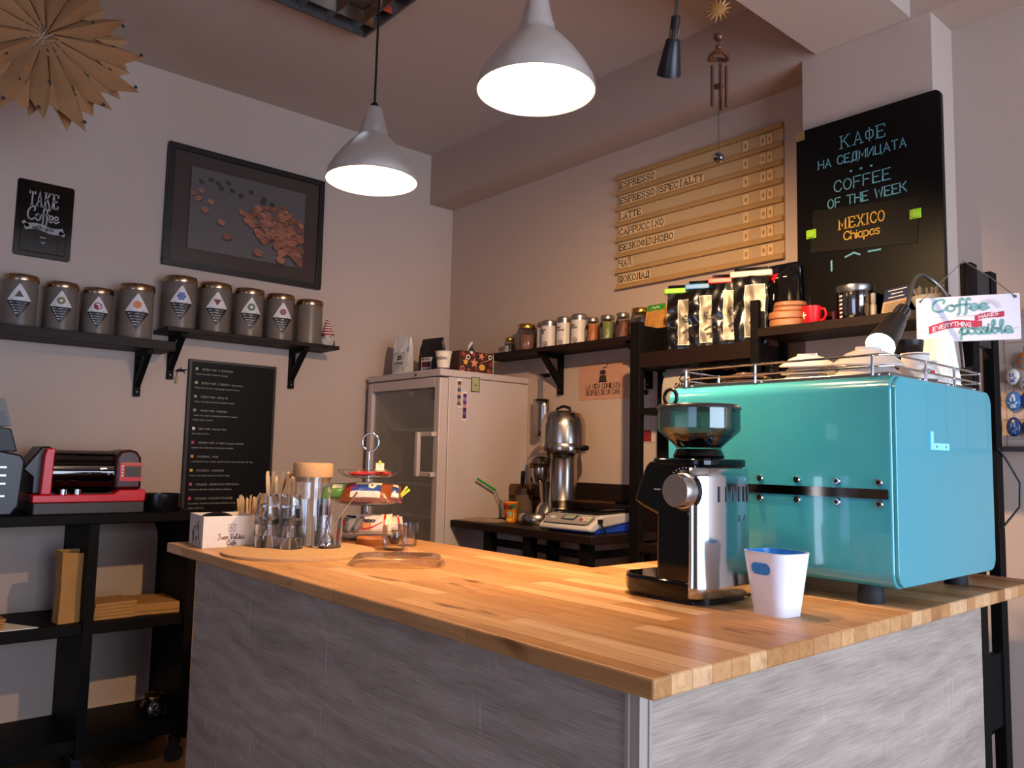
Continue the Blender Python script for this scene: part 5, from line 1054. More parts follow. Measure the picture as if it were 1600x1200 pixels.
q.strokes([ribbon2], .026, (0, -.0104, 0)); q.strokes([[(-.075, -.022), (-.062, -.034)], [(.063, -.044), (.074, -.05)]], .014, (0, -.0104, 0))
q.strokes([[(-.012, -.075), (.008, -.076)], [(-.006, -.095), (.0, -.10), (.006, -.095)]], .004, (0, -.0104, 0))
q.mat(1); pl, W_ = lay('with you', .02, SCR, gap=-.1, align='l'); k = .078 / W_; q.strokes([[(p[0] * k - .042, p[1] - .043) for p in s_] for s_ in pl], .0028, (0, -.0111, 0))
q.build('lettering', [P('sign_silver', '938c88', .5), ink], rf_)

pf = thing('picture_frame', 'large dark framed photograph of scattered coffee beans', 'picture', (1.5535, YW, 2.42))
q = MB(); fw, fh, t_ = .40, .2925, .028
q.box(-fw, fw, -.03, 0, -fh, -fh + t_).box(-fw, fw, -.03, 0, fh - t_, fh).box(-fw, -fw + t_, -.03, 0, -fh + t_, fh - t_).box(fw - t_, fw, -.03, 0, -fh + t_, fh - t_); q.build('frame', P('frame_wenge', '160d0a', .4), pf, bevel=.002)
MB().box(-fw + t_, fw - t_, -.018, -.008, -fh + t_, fh - t_).build('backing', P('mount_brown', '40332e', .28, var=.2, scale=2), pf)
MB().box(-.293, .293, -.026, -.018, -.198, .198).build('print', P('print_grey', '564e4b', .35, var=.12, scale=3), pf); prn = lastc(pf)
q = MB(); r3 = random.Random(11); br_ = [P('bean_' + h, h, .45, var=.15) for h in ('8a5038', '985c42', '74412b', '33201a')]; sl_m = 4
beans = []
for k in range(150):
    u = r3.random() ** .8; v = r3.random()
    x = -.02 + .29 * u + r3.gauss(0, .03); zc = .075 - .20 * u * v - .08 * v + .02 * r3.gauss(0, 1)
    if abs(x) < .275 and -.18 < zc < .12: beans.append((x, zc))
for x, z in [(-.245, .135), (-.20, .155), (-.165, .145), (-.15, .125), (-.115, .16), (-.095, .125), (-.24, .09), (-.05, .11), (.0, .14), (.07, .12), (.18, .10), (.2, .05), (-.28, .07), (-.255, .05), (-.195, .045), (-.22, .0), (-.14, -.045), (-.11, -.11), (.05, -.16), (.17, -.175), (.27, -.17)]: beans.append((x, z))
beans.sort(key=lambda b_: -b_[1])
for i, (x, z) in enumerate(beans):
    s_ = .013 + .04 * max(0, (.15 - z)); a = r3.uniform(-.9, .5); d_ = .0263 + .00004 * i
    q.mat(3).flat([(x + s_ * .1 + 1.05 * s_ * cos(t), z - s_ * .35 + .6 * s_ * sin(t)) for t in [2 * pi * j / 12 for j in range(12)]], -d_)
    q.mat(3 if z > .1 else r3.randrange(3)); q.flat([(x + s_ * (cos(t) * cos(a) - .66 * sin(t) * sin(a)), z + s_ * (cos(t) * sin(a) + .66 * sin(t) * cos(a))) for t in [2 * pi * j / 14 for j in range(14)]], -d_ - .00002)
    if r3.random() < .5 and z < .1: q.mat(3).strokes([[(x - s_ * .8 * cos(a), z - s_ * .8 * sin(a)), (x + s_ * .12 * -sin(a), z + s_ * .12 * cos(a)), (x + s_ * .8 * cos(a), z + s_ * .8 * sin(a))]], s_ * .12, (0, -d_ - .00003, 0))
q.keep = True
q.build('bean_image', br_, prn, smooth=0)

tm = thing('tea_menu', 'tall black tea menu board with tiny white writing hung beside the shelf', 'menu board', (1.52, YW, .95))
MB().box(-.215, .215, -.018, 0, 0, .75).build('panel', P('tea_board', '080606', .5, spec=.15), tm); tpn = lastc(tm); MB().box(-.215, -.203, -.022, -.018, 0, .75).box(.203, .215, -.022, -.018, 0, .75).box(-.203, .203, -.022, -.018, .738, .75).build('frame', P('tea_frame', '1e1312', .5), tm)
menu = [('90a878', 'ЗЕЛЕН ЧАЙ - С ЖАСМИН', ['Зелен чай, цвят и аромат жасмин']), ('90a878', 'ЗЕЛЕН ЧАЙ - С МЕНТА / Gunpowder', ['Зелен чай Chun Mee, гънпаудер с аромат мента']), ('8a8480', 'ЧЕРЕН ЧАЙ - APPLE PIE', ['черен чай, ябълка, аромат (канела), бадем']),
        ('8a8480', 'ЧЕРЕН ЧАЙ - РАЙСКИ', ['черен чай, манго, натурални аромати, череши,', 'банан, кокос, ананас']), ('d8d4cc', 'БЯЛ ЧАЙ - PAI MU TAN', ['Бял чай Pai Mu Tan']), ('b83a4a', 'ЧЕРВЕН ЧАЙ - PU ERH / ягоди и билки', ['червен чай, зелен чай, ягода, нар, хибискус']),
        ('d88a3a', 'РООЙБОС - РОМ', ['африкански Rooibos, какао, аромат на ром, бял шоколад, стафиди']), ('d8b04a', 'РООЙБОС - КАРАМЕЛ', ['Rooibos, парченца карамел, ябълка и мед']), ('c04a6a', 'ПЛОДОВ - МАРАКУЯ С ПОРТОКАЛ', ['маракуя, портокал, папая, ябълка, хибискус']),
        ('c04a6a', 'ПЛОДОВ - ГОРСКИ ПЛОДОВЕ', ['боровинка, червена горска ягода, ябълка, шипка', 'касис, хибискус']), ('c04a6a', 'ПЛОДОВ - ЧЕРЕН БЪЗ', ['... плодов чай, бъз, хибискус'])]
q = MB(); z = .70
mats_ = [P('chalk_white', 'a8a29c', .8)]; mi = {}
for col, hd_, ls in menu:
    if col not in mi: mi[col] = len(mats_); mats_.append(P('tick_' + col, col, .7))
    q.mat(mi[col]).flat([(-.185, z), (-.172, z), (-.172, z + .013), (-.185, z + .013)], -.0186)
    q.mat(0); printed(q, hd_, .0085, -.155, z + .001, -.0186)
    for l_ in ls: z -= .021; printed(q, l_, .0072, -.185, z, -.0186, squash=.92)
    z -= .044
q.build('writing', mats_, tpn, smooth=0)
hk = thing('lizard_hook', 'small black lizard shaped hook with keys by the tea menu', 'hook', (1.272, YW, 1.63))
MB().tube([(-.024, -.004, .008), (-.01, -.006, .014), (.005, -.006, .012), (.028, -.004, .018)], [.002, .006, .006, .002], 8).tube([(-.01, -.005, .012), (-.018, -.003, -.004)], .0022, 6).tube([(.004, -.005, .012), (.0, -.003, .028)], .0022, 6).tube([(.012, -.005, .012), (.02, -.003, .0)], .0022, 6).build('lizard', blkplastic, hk)
MB().tube([(-.016, -.005, .006), (-.018, -.008, -.01), (-.018, -.008, -.025)], .0016, 6).box(-.024, -.013, -.010, -.006, -.05, -.02).build('keys', P('old_brass', '6b5a44', .4, .8), hk)

# ------------------------------------------------------------------ left shelves and frosted jars
def wshelf(x0, x1, z1, th, bx, lb):
    s_ = thing('wall_shelf', lb, 'shelf', ((x0 + x1) / 2, YW, z1 - th)); c_ = (x0 + x1) / 2
    MB().box(x0 - c_, x1 - c_, -.20, 0, 0, th).build('board', dark_shelf, s_, bevel=.0015)
    for b_ in bx: bracket(s_, b_ - c_, 0, .175, .20, black)
    return s_
wshelf(.05, 1.18, 1.748, .04, (.15, 1.082), 'lower dark shelf with four frosted jars under the tin sign')
wshelf(1.14, 1.985, 1.815, .018, (1.222, 1.82), 'upper dark shelf with five frosted jars under the framed picture')
fro = frosted('frosted_glass', '7f7064', .52)
bodydark = {}
def djar(x, y, z, h, r_, lb, logo, lc, fill=None, fh=.3):
    j = thing('frosted_jar', lb, 'jar', (x, y, z), -.16, 'frosted tea jars on the left wall shelves')
    MB().lathe([(r_, .0), (r_, h * .88), (r_ * .94, h * .9), (r_ * .9, h * .88), (r_ * .95, h * .86), (r_ * .95, .01), (0, .01), (0, 0)], 44).build('glass', fro, j); gls = lastc(j)
    MB().lathe([(r_ * 1.02, h * .88), (r_ * 1.03, h * .89), (r_ * 1.03, h * .985), (r_ * 1.0, h), (0, h)], 48).build('lid', bronze, j)
    if fill: MB().lathe([(r_ * .92, .012), (r_ * .92, h * fh), (0, h * fh + .004)], 32).build('tea_leaves', fill, j)
    if logo:
        a0 = -.05; g_ = lambda x_, z_: ((r_ + .0012) * sin(x_ / r_ + a0), -(r_ + .0012) * cos(x_ / r_ + a0), z_)
        q = MB(); zc, hw, hh = h * .48, r_ * .72, h * .34; n = 10
        def tri(up):
            vs = []; fs = []
            for i in range(n + 1):
                f_ = i / n; w_ = hw * (1 - f_); zz_ = zc + up * hh * f_
                for jj in range(7): vs.append(g_(-w_ + 2 * w_ * jj / 6, zz_))
            for i in range(n):
                for jj in range(6): fs.append((i * 7 + jj, i * 7 + jj + 1, (i + 1) * 7 + jj + 1, (i + 1) * 7 + jj))
            q.add(vs, fs)
        q.mat(0); tri(1); q.mat(1); tri(-1); q.mat(2)
        e_ = lambda x_, z_: tuple(Vector(g_(x_, z_)) * 1.0 + Vector((0, -.0007, 0)))
        lz = zc + hh * .36; lr = hh * .22
        def fillp(pts_): q.add([tuple(Vector(e_(*p)) + Vector((0, -.0022, 0))) for p in pts_], [tuple(range(len(pts_)))])
        q.strokes([[(-hw, zc), (0, zc + hh), (hw, zc)]], .0022, f=e_)
        if logo == 'tri': fillp([(-lr, lz - lr * .7), (lr, lz - lr * .7), (0, lz + lr)])
        if logo == 'inv': fillp([(-lr, lz + lr * .7), (lr, lz + lr * .7), (0, lz - lr)])
        if logo == 'ball': fillp(circ(0, lz, lr, 18)); q.mat(0); q.add([tuple(Vector(e_(*p)) + Vector((0, -.0027, 0))) for p in circ(0, lz, lr * .4, 12)], [tuple(range(12))])
        if logo == 'cube':
            hx = [(lr * cos(R(30 + 60 * i)), lz + lr * sin(R(30 + 60 * i))) for i in range(6)]; q.strokes([hx + [hx[0]]], .004, f=e_); q.strokes([[hx[i], (0, lz)] for i in (0, 2, 4)], .003, f=e_); fillp([hx[2], hx[3], hx[4], (0, lz)])
        if logo == 'box': fillp([(lr * cos(R(30 + 60 * i)), lz + lr * sin(R(30 + 60 * i))) for i in range(6)])
        if logo == 'comb':
            for (i, k_) in ((0, 0), (1, 0), (-1, 0), (.5, .9), (-.5, .9), (.5, -.9), (-.5, -.9)): fillp([(i * lr * .72 + lr * .36 * cos(R(30 + 60 * t)), lz + k_ * lr * .7 + lr * .36 * sin(R(30 + 60 * t))) for t in range(6)])
        if logo == 'flower':
            for t in range(6): fillp([(lr * .55 * cos(R(60 * t)) + lr * .4 * cos(R(60 * s2)), lz + lr * .55 * sin(R(60 * t)) + lr * .4 * sin(R(60 * s2))) for s2 in range(6)])
        q.mat(1); q.strokes([[(-hw * .55, zc + hh * .06), (hw * .5, zc + hh * .06)]], .003, f=e_)
        q.mat(0)
        for t in range(5):
            w_ = hw * (1 - (.12 + .16 * t)) * .8; zz_ = zc - hh * (.12 + .15 * t)
            q.strokes([[(-w_, zz_), (-w_ + .004, zz_)]], .0042, f=e_); q.strokes([[(-w_ + .008, zz_), (0, zz_), (w_ * .8, zz_)]], .0014, f=e_)
        q.build('diamond_label', [P('label_pale', 'c9c1be', .5), P('label_dark', '17100f', .5), P('logo_' + lc, lc, .5)], gls)
leaf = P('dark_tea', '241411', .8, var=.5, scale=90)
djar(.587, 3.705, 1.748, .208, .062, 'frosted jar with a brown triangle logo, leftmost on the lower shelf', 'tri', '4a2a22', leaf, .45)
djar(.739, 3.725, 1.748, .205, .060, 'frosted jar with an olive green ball logo on the lower shelf', 'ball', '6a6a2c', leaf, .3)
djar(.880, 3.735, 1.748, .203, .059, 'frosted jar with a red cube outline logo on the lower shelf', 'cube', '8a1f22', P('red_tea', '3a1012', .8, var=.4, scale=80), .62)
djar(1.024, 3.695, 1.748, .236, .070, 'tallest frosted jar, orange cube logo, right end of the lower shelf', 'box', 'c86a2a')
djar(1.214, 3.72, 1.815, .240, .069, 'frosted jar with a blue honeycomb logo, leftmost on the upper shelf', 'comb', '28489a')
djar(1.377, 3.725, 1.815, .236, .069, 'frosted jar with an upside down brown triangle logo', 'inv', '6a1f1a', leaf, .4)
djar(1.540, 3.725, 1.815, .234, .068, 'frosted jar with a dark green ring logo on the upper shelf', 'ball', '2f5a34', leaf, .14)
djar(1.700, 3.725, 1.815, .232, .067, 'frosted jar with a dark red flower logo on the upper shelf', 'flower', '7a1f2c', leaf, .18)
djar(1.858, 3.725, 1.815, .226, .066, 'plain frosted jar without a label next to the gnome', None, None)
gn = thing('gnome', 'small felt gnome with a red striped pointed hat beside the jars', 'figurine', (1.955, 3.71, 1.815))
MB().sph((0, 0, .028), (.036, .03, .03), 22, 14).sph((0, -.015, .045), (.026, .024, .034), 20, 12).build('beard_and_body', P('white_felt', 'b5aca6', .9, var=.15, scale=60, bump=.3), gn)
q = MB(); prev = None
for k in range(12):
    f_ = k / 12; f2 = (k + 1) / 12; r1 = .031 * (1 - f_) + .003; r2 = .031 * (1 - f2) + .003
    q.mat(k % 2); q.at((-.008 * f_, -.006, 0)).lathe([(r1, .06 + .085 * f_), (r2, .06 + .085 * f2)], 24)
q.build('hat', [P('hat_red', '9a1f2a', .8), P('hat_white', 'c9bfb8', .8)], gn); MB().sph((0, -.037, .05), .007, 12, 8).build('nose', P('nose_skin', 'b98a70', .7), gn)
MB().box(.03, .042, -.01, .01, .01, .035).build('arm', P('hat_dark', '3a2a2a', .8), gn, bevel=.004)

# ------------------------------------------------------------------ rack on castors along the left wall
lr_ = thing('shelf_trolley', 'black wooden shelving trolley on castors along the left wall', 'shelving unit', (.72, 3.63, 0))
MB().box(-.62, .545, -.20, .195, .978, 1.018).build('table_top', black, lr_, bevel=.004)
MB().box(-.60, .535, -.18, .195, .555, .60).build('middle_shelf', black, lr_, bevel=.003); MB().box(-.60, .535, -.18, .195, .12, .17).build('bottom_shelf', black, lr_, bevel=.003)
for x in (-.60, .115, .495): MB().box(x, x + .035, -.20, .195, .10, .978).build('side_panel', black, lr_)
for x in (.50,): MB().prism([(.495, .978), (.43, .978), (.45, .965), (.475, .945), (.49, .91), (.495, .87)], 'y', .175, .195).build('corner_brace', black, lr_)
for x in (-.55, .13, .5):
    for y in (-.15, .15):
        q = MB().box(x - .018, x + .018, y - .018, y + .018, .07, .10).at((x, y, .034), rx=pi / 2).lathe([(.034, -.012), (.034, .012), (0, .012)], 24); q.build('castor', rubber, lr_)
T1, T2, T3 = 1.018, .60, .17
ro = thing('coffee_roaster', 'red and black tabletop coffee roaster with a clear drum', 'coffee roaster', (.84, 3.56, T1))
MB().box(-.20, .195, -.11, .12, 0, .045).build('plinth', P('roaster_grey', '332e2d', .5), ro, bevel=.004)
MB().prism([(-.205, .045), (.195, .045), (.197, .085), (.19, .092), (.10, .092), (.075, .075), (-.205, .075)], 'y', -.115, .12).build('red_base', red, ro, bevel=.004)
MB().prism([(-.20, .075), (-.20, .14), (-.235, .17), (-.175, .255), (-.15, .258), (-.128, .245), (-.128, .075)], 'y', -.06, .12).build('motor_housing', P('roaster_dark', '180b0b', .4), ro, bevel=.006)
MB().prism([(-.178, .075), (-.172, .222), (-.165, .25), (-.135, .25), (-.138, .222), (-.142, .075)], 'y', -.105, -.058).build('red_strap', red, ro, bevel=.004)
MB().prism([(.085, .092), (.085, .22), (.10, .245), (.14, .252), (.165, .245), (.182, .22), (.188, .092)], 'y', -.085, .12).build('control_head', P('roaster_maroon', '3a0a0c', .35), ro, bevel=.012, seg=3); chd = lastc(ro)
q = MB(); q.box(.10, .183, -.0905, -.085, .125, .20).mat(1).box(.118, .180, -.0915, -.0905, .142, .185).mat(2).box(.105, .18, -.0915, -.0905, .192, .198)
q.mat(3)
for k in range(4): q.add([(x, -.0913, z) for x, z in circ(.110, .147 + .0125 * k, .0042, 10)], [tuple(range(10))])
q.build('control_panel', [red, P('panel_dark', '3a3330', .5), P('panel_orange', 'b5622a', .5), P('pale_print', 'c9c9c4')], chd)
q = MB().at((-.025, .02, .155), ry=pi / 2); q.lathe([(.09, -.115), (.09, .115), (.086, .115), (.086, -.115)], 40); q.build('drum_cover', thin_glass('roaster_glass', (.55, .47, .42), .6, .06), ro)
MB().box(-.14, .085, .09, .118, .076, .23).box(-.14, .085, -.06, .09, .075, .082).build('chamber', gloss_blk, ro)
MB().at((-.02, .02, .145), ry=pi / 2).lathe([(.05, -.1), (.06, 0), (.05, .1)], 20).build('drum', P('mesh_drum', '1c1412', .5, .3), ro)
for x in (-.10, -.05):
    MB().at((x, -.10, .083)).lathe([(.014, -.008), (.014, .012), (0, .012)], 20).build('knob', chrome, ro)
MB().box(-.135, .085, -.062, -.058, .178, .182).build('drum_bar', steel, ro)
lm = thing('bean_grinder', 'dark grey ribbed coffee grinder with a smoky hopper at the left frame edge', 'coffee grinder', (.50, 3.55, T1))
MB().prism([(-.13, .03), (-.10, 0), (.07, 0), (.095, .035), (.105, .20), (.09, .225), (.02, .24), (-.13, .235)], 'y', -.10, .10).build('body', P('grinder_grey', '23252b', .4), lm, bevel=.008)
for z in (.07, .115, .145, .175): MB().box(-.13, .045, -.108, -.10, z, z + .006).build('rib', steel, lm)
MB().prism([(-.09, .235), (.08, .235), (.055, .32), (-.09, .34)], 'y', -.08, .08).build('collar', blkplastic, lm, bevel=.004)
MB().prism([(-.09, .33), (.055, .33), (.03, .43), (-.09, .45)], 'y', -.075, .075).build('hopper', frosted('smoky_hopper', '54463c', .6), lm)
MB().prism([(-.08, .33), (.048, .33), (.035, .385), (-.08, .39)], 'y', -.065, .065).build('beans', coffee, lm)
tag(MB().lathe([(.078, 0), (.08, .004), (.08, .07), (.076, .07), (.074, .008), (0, .008)], 40).build('knock_bowl', P('black_bowl', '0b0b0d', .25)), 'low round black bowl at the right end of the trolley top', 'bowl', None, (1.13, 3.55, T1))
# middle shelf contents
pb = thing('paper_bag', 'upright open brown paper bag on the trolley', 'paper bag', (.80, 3.52, T2), .12)
q = MB(); h_ = .27
q.add([(-.045, -.03, 0), (.045, -.03, 0), (.045, .035, 0), (-.045, .035, 0), (-.041, -.028, h_ * .45), (.041, -.026, h_ * .42), (.043, .03, h_ * .45), (-.043, .028, h_ * .45), (-.044, -.03, h_), (.044, -.032, h_ - .008), (.046, .034, h_ + .004), (-.046, .034, h_ + .006)],
      [(0, 3, 2, 1), (0, 1, 5, 4), (1, 2, 6, 5), (2, 3, 7, 6), (3, 0, 4, 7), (4, 5, 9, 8), (5, 6, 10, 9), (6, 7, 11, 10), (7, 4, 8, 11)]); q.build('bag', kraft, pb, smooth=0, solid=.0012)
for k in range(5):
    tag(MB().at(rz=.03 * k).box(-.08, .08, -.08, .08, 0, .0125).build('folded_paper_bag', kraft, bevel=.002), ['lowest', 'second', 'middle', 'fourth', 'topmost'][k] + ' folded kraft bag of the low stack by the upright bag', 'paper bag', 'folded kraft bags', (.955, 3.56, T2 + .013 * k))
tag(MB().box(-.105, .105, -.10, .14, 0, .045).mat(1).box(-.1055, .1055, -.1005, .1405, .014, .018).build('kraft_envelopes', [kraft, P('kraft_edge', '6e4a24', .8)], bevel=.002), 'thick bundle of orange brown envelopes on the right of the trolley', 'envelopes', None, (1.115, 3.585, T2), -.12)
tag(MB().prism([(-.30, -.10), (.17, -.10), (.03, .16), (-.30, .16)], 'z', 0, .003).build('white_sheet', paper_w), 'white sheet of paper on the trolley middle shelf', 'paper sheet', None, (.52, 3.56, T2))
for k in range(4):
    tag(MB().at(rz=.06 * k - .1).box(-.10, .11, -.07, .07, 0, .008).build('flat_paper_bag', kraft, bevel=.002), ['bottom', 'second', 'third', 'top'][k] + ' flat brown bag of the pile on the white sheet', 'paper bag', 'flat brown bags on the white sheet', (.475, 3.555, T2 + .0035 + .009 * k))
gj = thing('glass_jar', 'small round glass jar with a gold rim on the bottom shelf', 'jar', (1.155, 3.56, T3))
MB().lathe([(.035, 0), (.05, .008), (.053, .04), (.047, .06), (.036, .07), (.036, .082), (.032, .082), (.032, .07), (.043, .06), (.049, .04), (.046, .011), (0, .008)], 32).build('glass', glj, gj); MB().lathe([(.038, .078), (.041, .08), (.041, .088), (.038, .09), (.034, .086)], 28).build('rim', gold, gj)

# ------------------------------------------------------------------ things on the counter end
CT = .985
jb = thing('card_box', 'open white cardboard box printed with a red brown coffee brand', 'box', (.884, 2.385, CT), R(-7))
bxm = P('white_carton', 'd3c5b8', .7, var=.03)
q = MB(); bw_, bd, bh = .15, .17, .094
q.box(0, bw_, 0, .002, 0, bh).box(0, bw_, bd - .002, bd, 0, bh).box(0, .002, .002, bd - .002, 0, bh).box(bw_ - .002, bw_, .002, bd - .002, 0, bh).box(0, bw_, 0, bd, 0, .002); crt = q.build('carton', bxm, jb)
q = MB()
for t_, z, h_ in (('Juan Valdez', .026, .019), ('Café', .009, .016)):
    pl, W_ = lay(t_, h_, SCR, gap=.1 if t_[0] == 'J' else -.3); k = min(1, .08 / W_) if t_[0] == 'J' else min(1, .028 / W_); q.strokes([[(p[0] * k + .083, p[1] * .8 + z) for p in s_] for s_ in pl], .0019, (0, -.0006, 0))
q.strokes([[(.073, .049), (.093, .049), (.093, .069), (.073, .069), (.073, .049)]], .0012, (0, -.0006, 0)); q.strokes([[(.077, .052), (.081, .064), (.085, .054), (.089, .066)], [(.077, .062), (.082, .057)]], .0011, (0, -.0006, 0)); q.build('brand_print', P('brand_brown', '5a2a20', .7), crt)
q = MB(); r5 = random.Random(3)
for k in range(46):
    cx, cz = (.055, .03) if k % 2 else (.11, .034); x, z = r5.gauss(cx, .013), abs(r5.gauss(cz, .02)) + .004
    q.strokes([[(x, z), (x + r5.uniform(-.006, .006), z + r5.uniform(.004, .016))]], .0028, (-.0006, .17, 0), (0, -1, 0), (0, 0, 1))
q.build('side_picture', P('picture_grey', '3a3a36', .7), crt)
tag(MB().sph((0, 0, 0), (.05, .035, .018), 24, 12).sph((.055, 0, -.004), (.03, .02, .008), 16, 8).build('spoon_holder', gloss_blk), 'rounded black object showing above the white card box rim', 'lid', None, (.955, 2.47, CT + .082))
sk = thing('sugar_glass', 'short glass packed with wooden stirrers behind the card box', 'glass', (1.09, 2.56, CT))
MB().lathe([(.034, 0), (.044, .095), (.042, .095), (.032, .004), (0, .004)], 32).build('glass', glass_thin, sk)
stick = P('birch_stick', 'd8b488', .6, var=.12, scale=20, stretch=(1, 1, .2))
sticks = []
def stirrer(x, y, dx, dy, z0, h_, lb, grp, wd=.0075):
    q = MB().at((x, y, z0)); a = math.atan2(dy, dx); m_ = Matrix.Translation((x, y, z0)) @ Vector((dx, dy, h_)).to_track_quat('Z', 'Y').to_matrix().to_4x4() @ Matrix.Rotation(a * 2.3, 4, 'Z')
    q.M = m_; q.prism([(-wd / 2, 0), (wd / 2, 0), (wd / 2, h_ - .003), (wd / 4, h_), (-wd / 4, h_), (-wd / 2, h_ - .003)], 'y', -.0007, .0007)
    return tag(q.build('wooden_stirrer', stick, smooth=0), lb, 'stirrer', grp)
for k in range(15):
    a = 2 * pi * k / 15; rr = .022 if k % 2 else .03
    stirrer(1.09 + rr * cos(a) * .7, 2.56 + rr * sin(a) * .7, .012 * cos(a), .012 * sin(a), CT + .006, .128 + .006 * (k % 3), 'short wooden stirrer in the glass behind the card box', 'short stirrers in the glass')
ct = thing('stirrer_cup', 'clear cup of tall wooden stirrers behind the glass stacks', 'cup', (1.135, 2.43, CT))
MB().lathe([(.035, 0), (.042, .15), (.040, .15), (.033, .004), (0, .004)], 32).build('cup', glass_thin, ct)
for k in range(14):
    a = 2 * pi * k / 14; rr = .026 if k % 2 else .015
    stirrer(1.135 + rr * cos(a), 2.43 + rr * sin(a), .016 * cos(a), .016 * sin(a), CT + .006, .205 + .008 * (k % 3), 'tall wooden stirrer in the clear cup', 'tall stirrers in the clear cup', .009)
cm = tag(MB().prism(circ(0, 0, .215, 72), 'z', 0, .008).build('cork_mat', cork, bevel=.001), 'large round cork mat carrying the glasses and carafe', 'mat', None, (1.085, 2.17, CT))
CM = CT + .0081
# glass tumblers nested upside down
tb_ = None
def tumbler():
    return MB().lathe([(.037, 0), (.0375, .001), (.028, .085), (.0255, .089), (0, .089), (0, .081), (.0245, .081), (.035, .001)], 44, closed=True).build('glass_tumbler', tumbler_m)
n_ = 0
for (x, y, nm) in ((1.035, 2.285, 'left'), (1.075, 2.215, 'right')):
    for k in range(3):
        if tb_ is None: o = tb_ = tumbler()
        else: o = tb_.copy(); C.objects.link(o)
        wh = ['lowest', 'middle', 'topmost'][k]
        tag(o, wh + (' glass tumbler of the nested stack nearer the white card box' if nm == 'left' else ' glass tumbler of the nested stack nearer the spoon glass'), 'tumbler', 'upside down glass tumblers', (x, y, CM + .034 * k))
cf = thing('carafe', 'straight clear glass carafe half full of water with a cork lid', 'carafe', (1.180, 2.292, CM))
MB().lathe([(.055, 0), (.057, .004), (.057, .205), (.0545, .205), (.0545, .006), (0, .006), (0, 0)], 56).build('glass', glass('carafe_glass'), cf)
MB().lathe([(.0540, .0068), (.0540, .14), (0, .14), (0, .0068)], 48).build('water', water_m, cf)
MB().lathe([(.052, .19), (.052, .205), (.0595, .205), (.0605, .21), (.0605, .242), (.058, .248), (0, .249)], 56).build('cork_lid', cork, cf)
sg_ = thing('spoon_glass', 'straight glass tumbler holding teaspoons at the front of the mat', 'tumbler', (1.178, 2.185, CM))
MB().lathe([(.042, 0), (.0435, .003), (.0455, .09), (.0435, .09), (.041, .008), (0, .008), (0, 0)], 48).build('glass', tumbler_m, sg_)
for k, (a, tl, ln_, lb) in enumerate(((R(-35), .62, .185, 'long teaspoon sticking far out of the spoon glass'), (R(120), .30, .085, 'short teaspoon lying low in the spoon glass'), (R(60), .25, .08, 'second short teaspoon low in the spoon glass'))):
    q = MB(); q.tube([(0, 0, .02), (0, 0, .05), (0, .003, ln_)], [.0022, .0018, .0032], 8).sph((0, 0, .012), (.014, .004, .02), 16, 10)
    o = q.build('teaspoon', chrome); tag(o, lb, 'teaspoon', 'teaspoons in the glass'); b_ = Vector((-.02 * cos(a), -.02 * sin(a), .0))
    o.location = Vector((1.178, 2.185, CM + .012)) + b_; o.rotation_euler = Vector((cos(a) * sin(tl), sin(a) * sin(tl), cos(tl))).to_track_quat('Z', 'Y').to_euler()

# cake stand with three glass tiers
tg_ = MB().tube([(0, 0, .02), (.004, -.006, .15), (.012, -.02, .195), (.034, -.045, .225), (.05, -.06, .222)], [.003, .004, .004, .004, .003], 8)
tag(tg_.build('wooden_tongs', P('bamboo', '9a6a34', .5)), 'bent brown wooden tongs curving out of the stirrer cup', 'tongs', None, (1.135, 2.43, CT + .004))
cs = thing('cake_stand', 'three tier glass cake stand with a ring handle', 'cake stand', (1.445, 2.405, CT))
q = MB().tube([(0, 0, .012), (0, 0, .295)], .0042, 12)
ring_ = [(.0, .0, .295)] + [(.028 * cos(R(-110 - k * 16)) * -1 + .004, 0, .328 + .031 * sin(R(-110 - k * 16))) for k in range(20)]
v_ = Vector((.75, -.66, 0))
q.tube([(v_.x * p[0], v_.y * p[0], p[2]) for p in ring_], .0034, 10); q.build('pole_and_ring', chrome, cs)
tg = glass('tier_glass', (.97, .98, .98))
def tier(z, r_): return MB().at((0, 0, z)).lathe([(0, 0), (r_ * .55, 0), (r_ * .85, .008), (r_, .026), (r_ * 1.02, .028), (r_ * .98, .029), (r_ * .83, .0105), (r_ * .54, .003), (0, .003)], 56).build('glass_tier', tg, cs)
tier(.205, .105); tier(.115, .125); tier(.008, .14)
MB().lathe([(.06, 0), (.065, .004), (.05, .012), (0, .012)], 40).build('foot', chrome, cs)
# snacks: pillow packs
def pack(name, lb, cat, grp, loc, rz, L_, W_, H_, mats, deco=None, rx=0, ry=0):
    t_ = thing(name, lb, cat, (0, 0, 0), 0, grp); t_.matrix_world = Matrix.Translation(loc) @ Matrix.Rotation(rz, 4, 'Z') @ Matrix.Rotation(ry, 4, 'Y') @ Matrix.Rotation(rx, 4, 'X')
    def sf(u, v, sgn=1):
        x = -L_ / 2 + L_ * u; e = max(0, 1 - abs(2 * u - 1) ** 4); prof_ = sin(pi * v) ** .55 if 0 < v < 1 else 0
        y = (-W_ / 2 + W_ * v) * (1 - .06 * e); n_v = noise.noise(Vector((x * 70, y * 70, loc[0] * 50))) * .0025
        return (x, y, sgn * (H_ / 2 * e * prof_ + .0005) + n_v * e)
    q = MB(); q.grid(lambda u, v: sf(u, v), 22, 14).grid(lambda u, v: sf(u, v, -1), 22, 14); q.build('wrapper', mats[0], t_, smooth=60)
    if deco:
        q = MB()
        for (u0, u1, v0, v1, mi_) in deco: q.mat(mi_).grid(lambda u, v: tuple(Vector(sf(u0 + (u1 - u0) * u, v0 + (v1 - v0) * v)) + Vector((0, 0, .0012))), 12, 8)
        q.build('print', mats[1:], t_)
    t_['_sf'] = 0; del t_['_sf']
    return t_, sf
